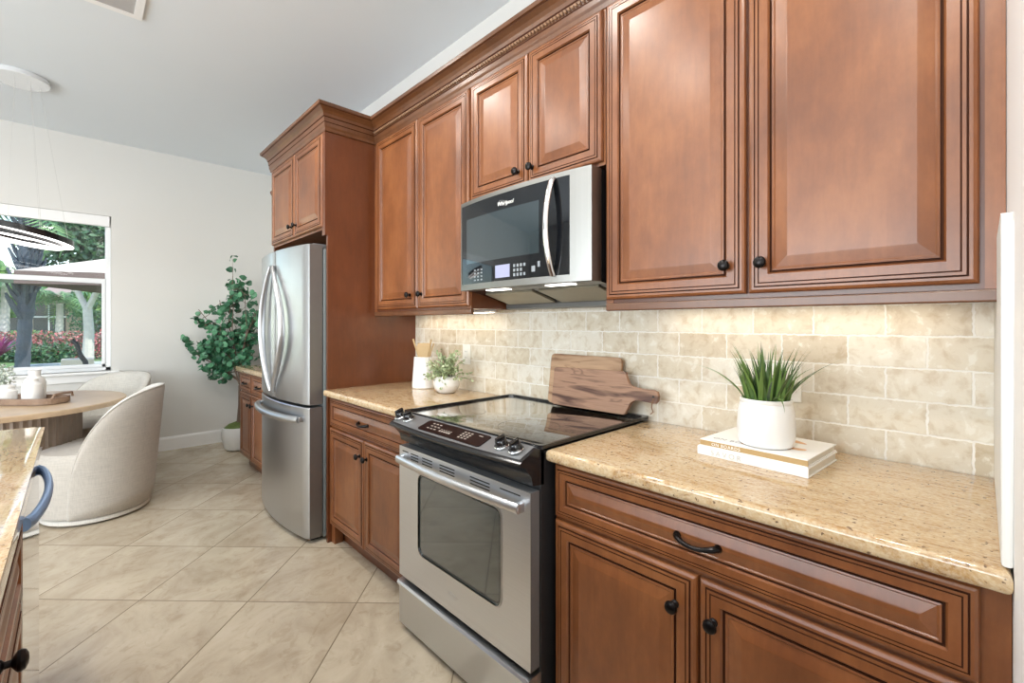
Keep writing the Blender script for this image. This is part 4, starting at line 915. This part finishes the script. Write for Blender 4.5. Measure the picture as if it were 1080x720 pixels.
bm = BM(); ringmesh(bm, rot2(c, 0, rrect(-2.95, 3.8, -1.95, 1.95, .6)), rot2(c, 0, rrect(-2.6, 3.5, -1.6, 1.6, .5)), GZ-.1, GZ+.12); o = obj('trim_2', bm, M['deck']); o['kind'] = 'structure'
c = G(82, 9.5); bm = BM(); box(bm, c[0]-.25, c[0]+.25, c[1]-.2, c[1]+.2, GZ, .57, .02); tag(obj('garden_plinth', bm, M['canvas'], loc=(*c, GZ)), 'cream masonry block beside the pool outside the window', 'plinth')
c = G(84, 8.2); bm = BM(); r_ = Vector((.72, -.694, 0))
pts = [Vector((*c, 0))+r_*a+Vector((0, 0, z)) for a, z in ((.16, GZ), (.14, .45), (.10, .62), (.02, .72), (-.01, .80), (-.05, .92), (-.12, .99))]
tube(bm, pts, [.04]*4+[.035]*3, 10); tag(obj('spout_pipe', bm, M['pipe'], None, True, loc=(*c, GZ)), 'curved black pipe rising in front of the flower hedge outside', 'pipe')
def cloud(bm, c, rx, ry, rz, n, l, w):
    for i in range(n):
        d = rv(); q = random.random()**.35; p = Vector(c)+Vector((d.x*rx*q, d.y*ry*q, d.z*rz*q)); leafcard(bm, p, rv()+Vector((0, -.6, .6)), rv()+Vector((0, 0, .5)), l*random.uniform(.7, 1.3), w)
# croton hedge
bm = BM()
for i in range(60):
    p = G(-60+3.6*i, 19+random.uniform(-.4, .6)); cloud(bm, (p[0], p[1], GZ+.50), .5, .5, .62, 130, .10, .06)
tag(obj('flower_hedge', bm, M['leaf_pink']), 'hedge of pink and green croton plants outside the window', 'hedge', kind='stuff')
bm = BM()
for i in range(40):
    p = G(-60+3.4*i, 17+random.uniform(-.3, .6)); cloud(bm, (p[0], p[1], GZ+.25), .4, .4, .42, 45, .18, .08)
tag(obj('green_groundcover', bm, M['leaf_dark']), 'dark green leafy groundcover in front of the pink hedge', 'shrub', kind='stuff')
for k, (px_, D, rr, h) in enumerate(((38, 27, .38, .5), (52, 27, .38, .45), (67, 27, .38, .45), (20, 27, .5, .5))):
    p = G(px_, D); bm = BM(); cloud(bm, (*p, GZ+h), rr, rr, h, 260, .16, .10); tag(obj('shrub', bm, M['leaf_out'], loc=(*p, GZ)), 'low round light green shrub, %s, outside the window' % ('between the two palms', 'left of the slim palm', 'right of the slim palm', 'behind the thick palm trunk')[k], 'shrub')
for k, (px_, D, h) in enumerate(((82, 30, 2.0), (109, 26, 1.8))):
    p = G(px_, D); bm = BM(); cloud(bm, (*p, GZ+h), .55, .55, h, 420, .18, .11); tag(obj('cone_shrub', bm, M['leaf_dark'], loc=(*p, GZ)), ('dark upright conical shrub by the house wall', 'dark upright conical shrub at the right window edge')[k], 'shrub')
def palm(label, px_, D, h, r, tm, fronds, fl, boots=False, droop=1.0):
    p = G(px_, D); t = thing('palm_tree', label, 'tree', (*p, GZ)); bm = BM(); n = 24; pts = []; rs = []
    for i in range(n+1):
        u = i/n; pts.append((p[0]+.1*math.sin(u*2), p[1], GZ+h*u)); rs.append(r*(1.25-.35*u+(.10 if i % 2 else 0))*(1.25 if boots and u > .45 else 1))
    tube(bm, pts, rs, 12); obj('trunk', bm, tm, t)
    if boots:
        bm = BM()
        for i in range(70):
            u = random.uniform(.42, .98); a = random.uniform(0, 2*PI); b_ = Vector((p[0]+.1*math.sin(u*2)+r*1.0*math.cos(a), p[1]+r*1.0*math.sin(a), GZ+h*u)); tube(bm, [b_, b_+Vector((math.cos(a)*.10, math.sin(a)*.10, .16)), b_+Vector((math.cos(a)*.18, math.sin(a)*.18, .36))], [.05, .035, .02], 5)
        obj('leaf_bases', bm, tm, t)
    bm = BM(); top = Vector((p[0]+.1*math.sin(2), p[1], GZ+h))
    for k in range(fronds):
        az = 2*PI*k/fronds+random.uniform(-.2, .2); el = random.uniform(-.2, 1.1); q = top.copy(); d = Vector((math.cos(az), math.sin(az), 0)); ang = el; m_ = 14; pr = None
        for i in range(m_+1):
            u = i/m_; side = Vector((-d.y, d.x, 0))
            if i > 1:
                for s_ in (-1, 1):
                    ll = fl*.30*math.sin(PI*min(1, u*.9+.12)); e = q+side*s_*ll*.85+d*ll*.45+Vector((0, 0, -ll*.45*droop)); w = (d*math.cos(ang)+Vector((0, 0, math.sin(ang))))*fl*.022
                    bm.faces.new([bm.verts.new(z) for z in (q-w, q+w, e)])
            st_ = (d*math.cos(ang)+Vector((0, 0, math.sin(ang))))*fl/m_
            bm.faces.new([bm.verts.new(z) for z in (q-side*.015, q+side*.015, q+st_+side*.01, q+st_-side*.01)]); q = q+st_; ang -= 1.9/m_*droop
    obj('fronds', bm, M['leaf_palm'], t)
palm('thick rough-trunked palm tree left outside the window', 21, 9.0, 3.6, .09, M['trunk'], 10, 1.2, True)
palm('slim pale-trunked palm with small crown near the house', 60, 22, 2.4, .13, M['trunk_pale'], 18, 2.0)
palm('palm tree at the left window edge behind the thick trunk', 2, 20, 3.2, .14, M['trunk_pale'], 18, 2.0)
# broad tree with pale trunk at right
p = G(92, 13); t = thing('shade_tree', 'broad dark-leaved tree with pale forked trunk right outside', 'tree', (*p, GZ)); bm = BM(); b0 = Vector((*p, GZ)); r3 = Vector((.72, -.694, 0))
for pts, rs in (([b0, b0+r3*.05+Vector((0, 0, 1.2)), b0+Vector((0, 0, 1.9))], [.15, .12, .11]), ([b0+Vector((0, 0, 1.8)), b0-r3*.35+Vector((0, 0, 2.5)), b0-r3*.5+Vector((0, 0, 3.6))], [.08, .07, .05]), ([b0+Vector((0, 0, 1.8)), b0+r3*.3+Vector((0, 0, 2.4)), b0+r3*.7+Vector((0, 0, 3.5))], [.08, .07, .05])):
    tube(bm, pts, rs, 10)
obj('trunk', bm, M['trunk_pale'], t); bm = BM()
for a, z, q in ((-.5, 3.5, .9), (.5, 3.6, 1.0), (1.3, 3.2, .8), (0, 4.2, 1.0), (-.9, 4.0, .7), (.9, 2.6, .5)): c_ = b0+r3*a+Vector((0, 0, z)); cloud(bm, c_, q, q, q*.7, 900, .16, .09)
obj('foliage', bm, M['leaf_dark'], t)
for k, (px_, D, h, rr) in enumerate(((-25, 30, 2.6, 3.0), (22, 58, 4.4, 3.2), (92, 66, 4.6, 3.2), (112, 36, 2.2, 2.0), (-95, 40, 3.2, 3.4), (-180, 44, 3.4, 3.6), (175, 40, 3.0, 3.0))):
    p = G(px_, D); t = thing('background_tree', ('dense green tree behind the left palms', 'green tree rising behind the house roof', 'second green tree behind the house, right half', 'green tree at the right window edge beside the house', 'green tree beyond the garden, outside the left window edge', 'farthest left green tree beyond the garden', 'green tree right of the house, hidden by the wall')[k], 'tree', (*p, GZ)); bm = BM(); tube(bm, [(*p, GZ), (*p, GZ+h)], [.3, .2], 8); obj('trunk', bm, M['bark'], t)
    bm = BM(); cloud(bm, (*p, GZ+h+rr*.3), rr, rr, rr*.65, 1500, .5, .32); obj('foliage', bm, M['leaf_out'], t)
# neighbouring house with dark screened porch
p = Vector((*G(48, 36), GZ)); t = thing('house', 'peach stucco house with dark screened porch across the garden', 'house', p); r3 = Vector((.72, -.694, 0)); f3 = Vector((.694, .72, 0))
def hb(bm, a0, a1, d0, d1, z0, z1):
    cs = [p+r3*a+f3*d for a, d in ((a0, d0), (a1, d0), (a1, d1), (a0, d1))]; prism(bm, [(c_.x, c_.y) for c_ in cs], 2, GZ+z0, GZ+z1)
bm = BM(); hb(bm, -9, 6.5, 0, 8, 0, 3.5); obj('wall', bm, M['stucco'], t)
bm = BM(); e = .6; cs = [p+r3*a+f3*d+Vector((0, 0, 3.5)) for a, d in ((-9-e, -e), (6.5+e, -e), (6.5+e, 8+e), (-9-e, 8+e))]; tp = [p+r3*a+f3*4+Vector((0, 0, 5.0)) for a in (-5, 2.5)]
v = [bm.verts.new(c_) for c_ in cs+tp]
for q in ((0, 1, 5, 4), (1, 2, 5), (2, 3, 4, 5), (3, 0, 4), (3, 2, 1, 0)): bm.faces.new([v[i] for i in q])
obj('roof', bm, M['roof'], t)
for a0, a1 in ((-7.6, -5.6), (-4.8, -1.4), (-.9, 1.6), (2.9, 4.6)):
    bm = BM(); hb(bm, a0, a1, -.06, .02, .45, 2.95); o = obj('window', bm, M['lanai'], t)
    bm = BM(); hb(bm, a0-.08, a1+.08, -.10, -.05, 1.9, 2.0); hb(bm, (a0+a1)/2-.04, (a0+a1)/2+.04, -.10, -.05, .45, 2.95); obj('window_frame', bm, M['trimw'], o)
# parasol outside
p = Vector((*G(172, 8.3), 0)); t = thing('parasol', 'large cream parasol with brown valance outside the window', 'umbrella', (p.x, p.y, GZ)); a_ = math.radians(-46)
cs = [(-1.35, -1.35), (1.35, -1.35), (1.35, 1.35), (-1.35, 1.35)]; cs = rot2((p.x, p.y), a_+.35, cs)
bm = BM(); zz = [2.08, 2.08, 2.08, 2.08]; v = [bm.verts.new((*c_, z)) for c_, z in zip(cs, zz)]; top = bm.verts.new((p.x, p.y, 2.62))
w = [bm.verts.new((*c_, z+.02)) for c_, z in zip(cs, zz)]; 
for i in range(4): bm.faces.new((v[i], v[(i+1) % 4], top))
obj('canopy', bm, M['canvas'], t); bm = BM()
v = [[bm.verts.new((*c_, z+dz)) for c_ in cs] for z, dz in ((2.08, -.003), (2.08, -.19))]; tp_ = bm.verts.new((p.x, p.y, 2.60))
for i in range(4): bm.faces.new((v[0][i], v[0][(i+1) % 4], v[1][(i+1) % 4], v[1][i])); bm.faces.new((v[0][i], v[0][(i+1) % 4], tp_))
obj('valance', bm, M['canvas_u'], t); bm = BM(); tube(bm, [(p.x, p.y, GZ), (p.x, p.y, 2.62)], .03, 10); obj('pole', bm, M['pipe'], t)
# sage shade cloth
a = [Vector((*G(-25, 8.6), 2.14)), Vector((*G(35, 8.0), 2.14)), Vector((*G(74, 8.6), 2.20)), Vector((*G(44, 9.4), 2.36))]
bm = BM(); nn = 12; gr = []
for i in range(nn+1):
    row = []
    for j in range(nn+1):
        u, w_ = i/nn, j/nn; q = a[0]*(1-u)*(1-w_)+a[1]*u*(1-w_)+a[2]*u*w_+a[3]*(1-u)*w_; q = q+Vector((0, 0, .05*math.sin(w_*16+u*4)-.12*math.sin(PI*u)*math.sin(PI*w_))); row.append(bm.verts.new(q))
    gr.append(row)
for i in range(nn):
    for j in range(nn): bm.faces.new((gr[i][j], gr[i+1][j], gr[i+1][j+1], gr[i][j+1]))
bmesh.ops.solidify(bm, geom=bm.faces[:], thickness=.006)
tag(obj('shade_sail', bm, M['sail'], None, True, loc=a[1]), 'draped grey-green shade cloth left of the cream parasol outside', 'shade cloth')
p = G(-2, 7.5); t = thing('cordyline_plant', 'magenta-leaved plant at the left window edge outside', 'plant', (*p, GZ)); bm = BM()
for i in range(60): blade(bm, (p[0], p[1], .75), random.uniform(0, 2*PI), random.uniform(.1, .9), random.uniform(.3, .5), .05, random.uniform(.2, .9), 5)
obj('leaves', bm, M['leaf_mag'], t); bm = BM(); tube(bm, [(p[0], p[1], GZ), (p[0], p[1], .80)], .02, 6); obj('stem', bm, M['bark'], t)
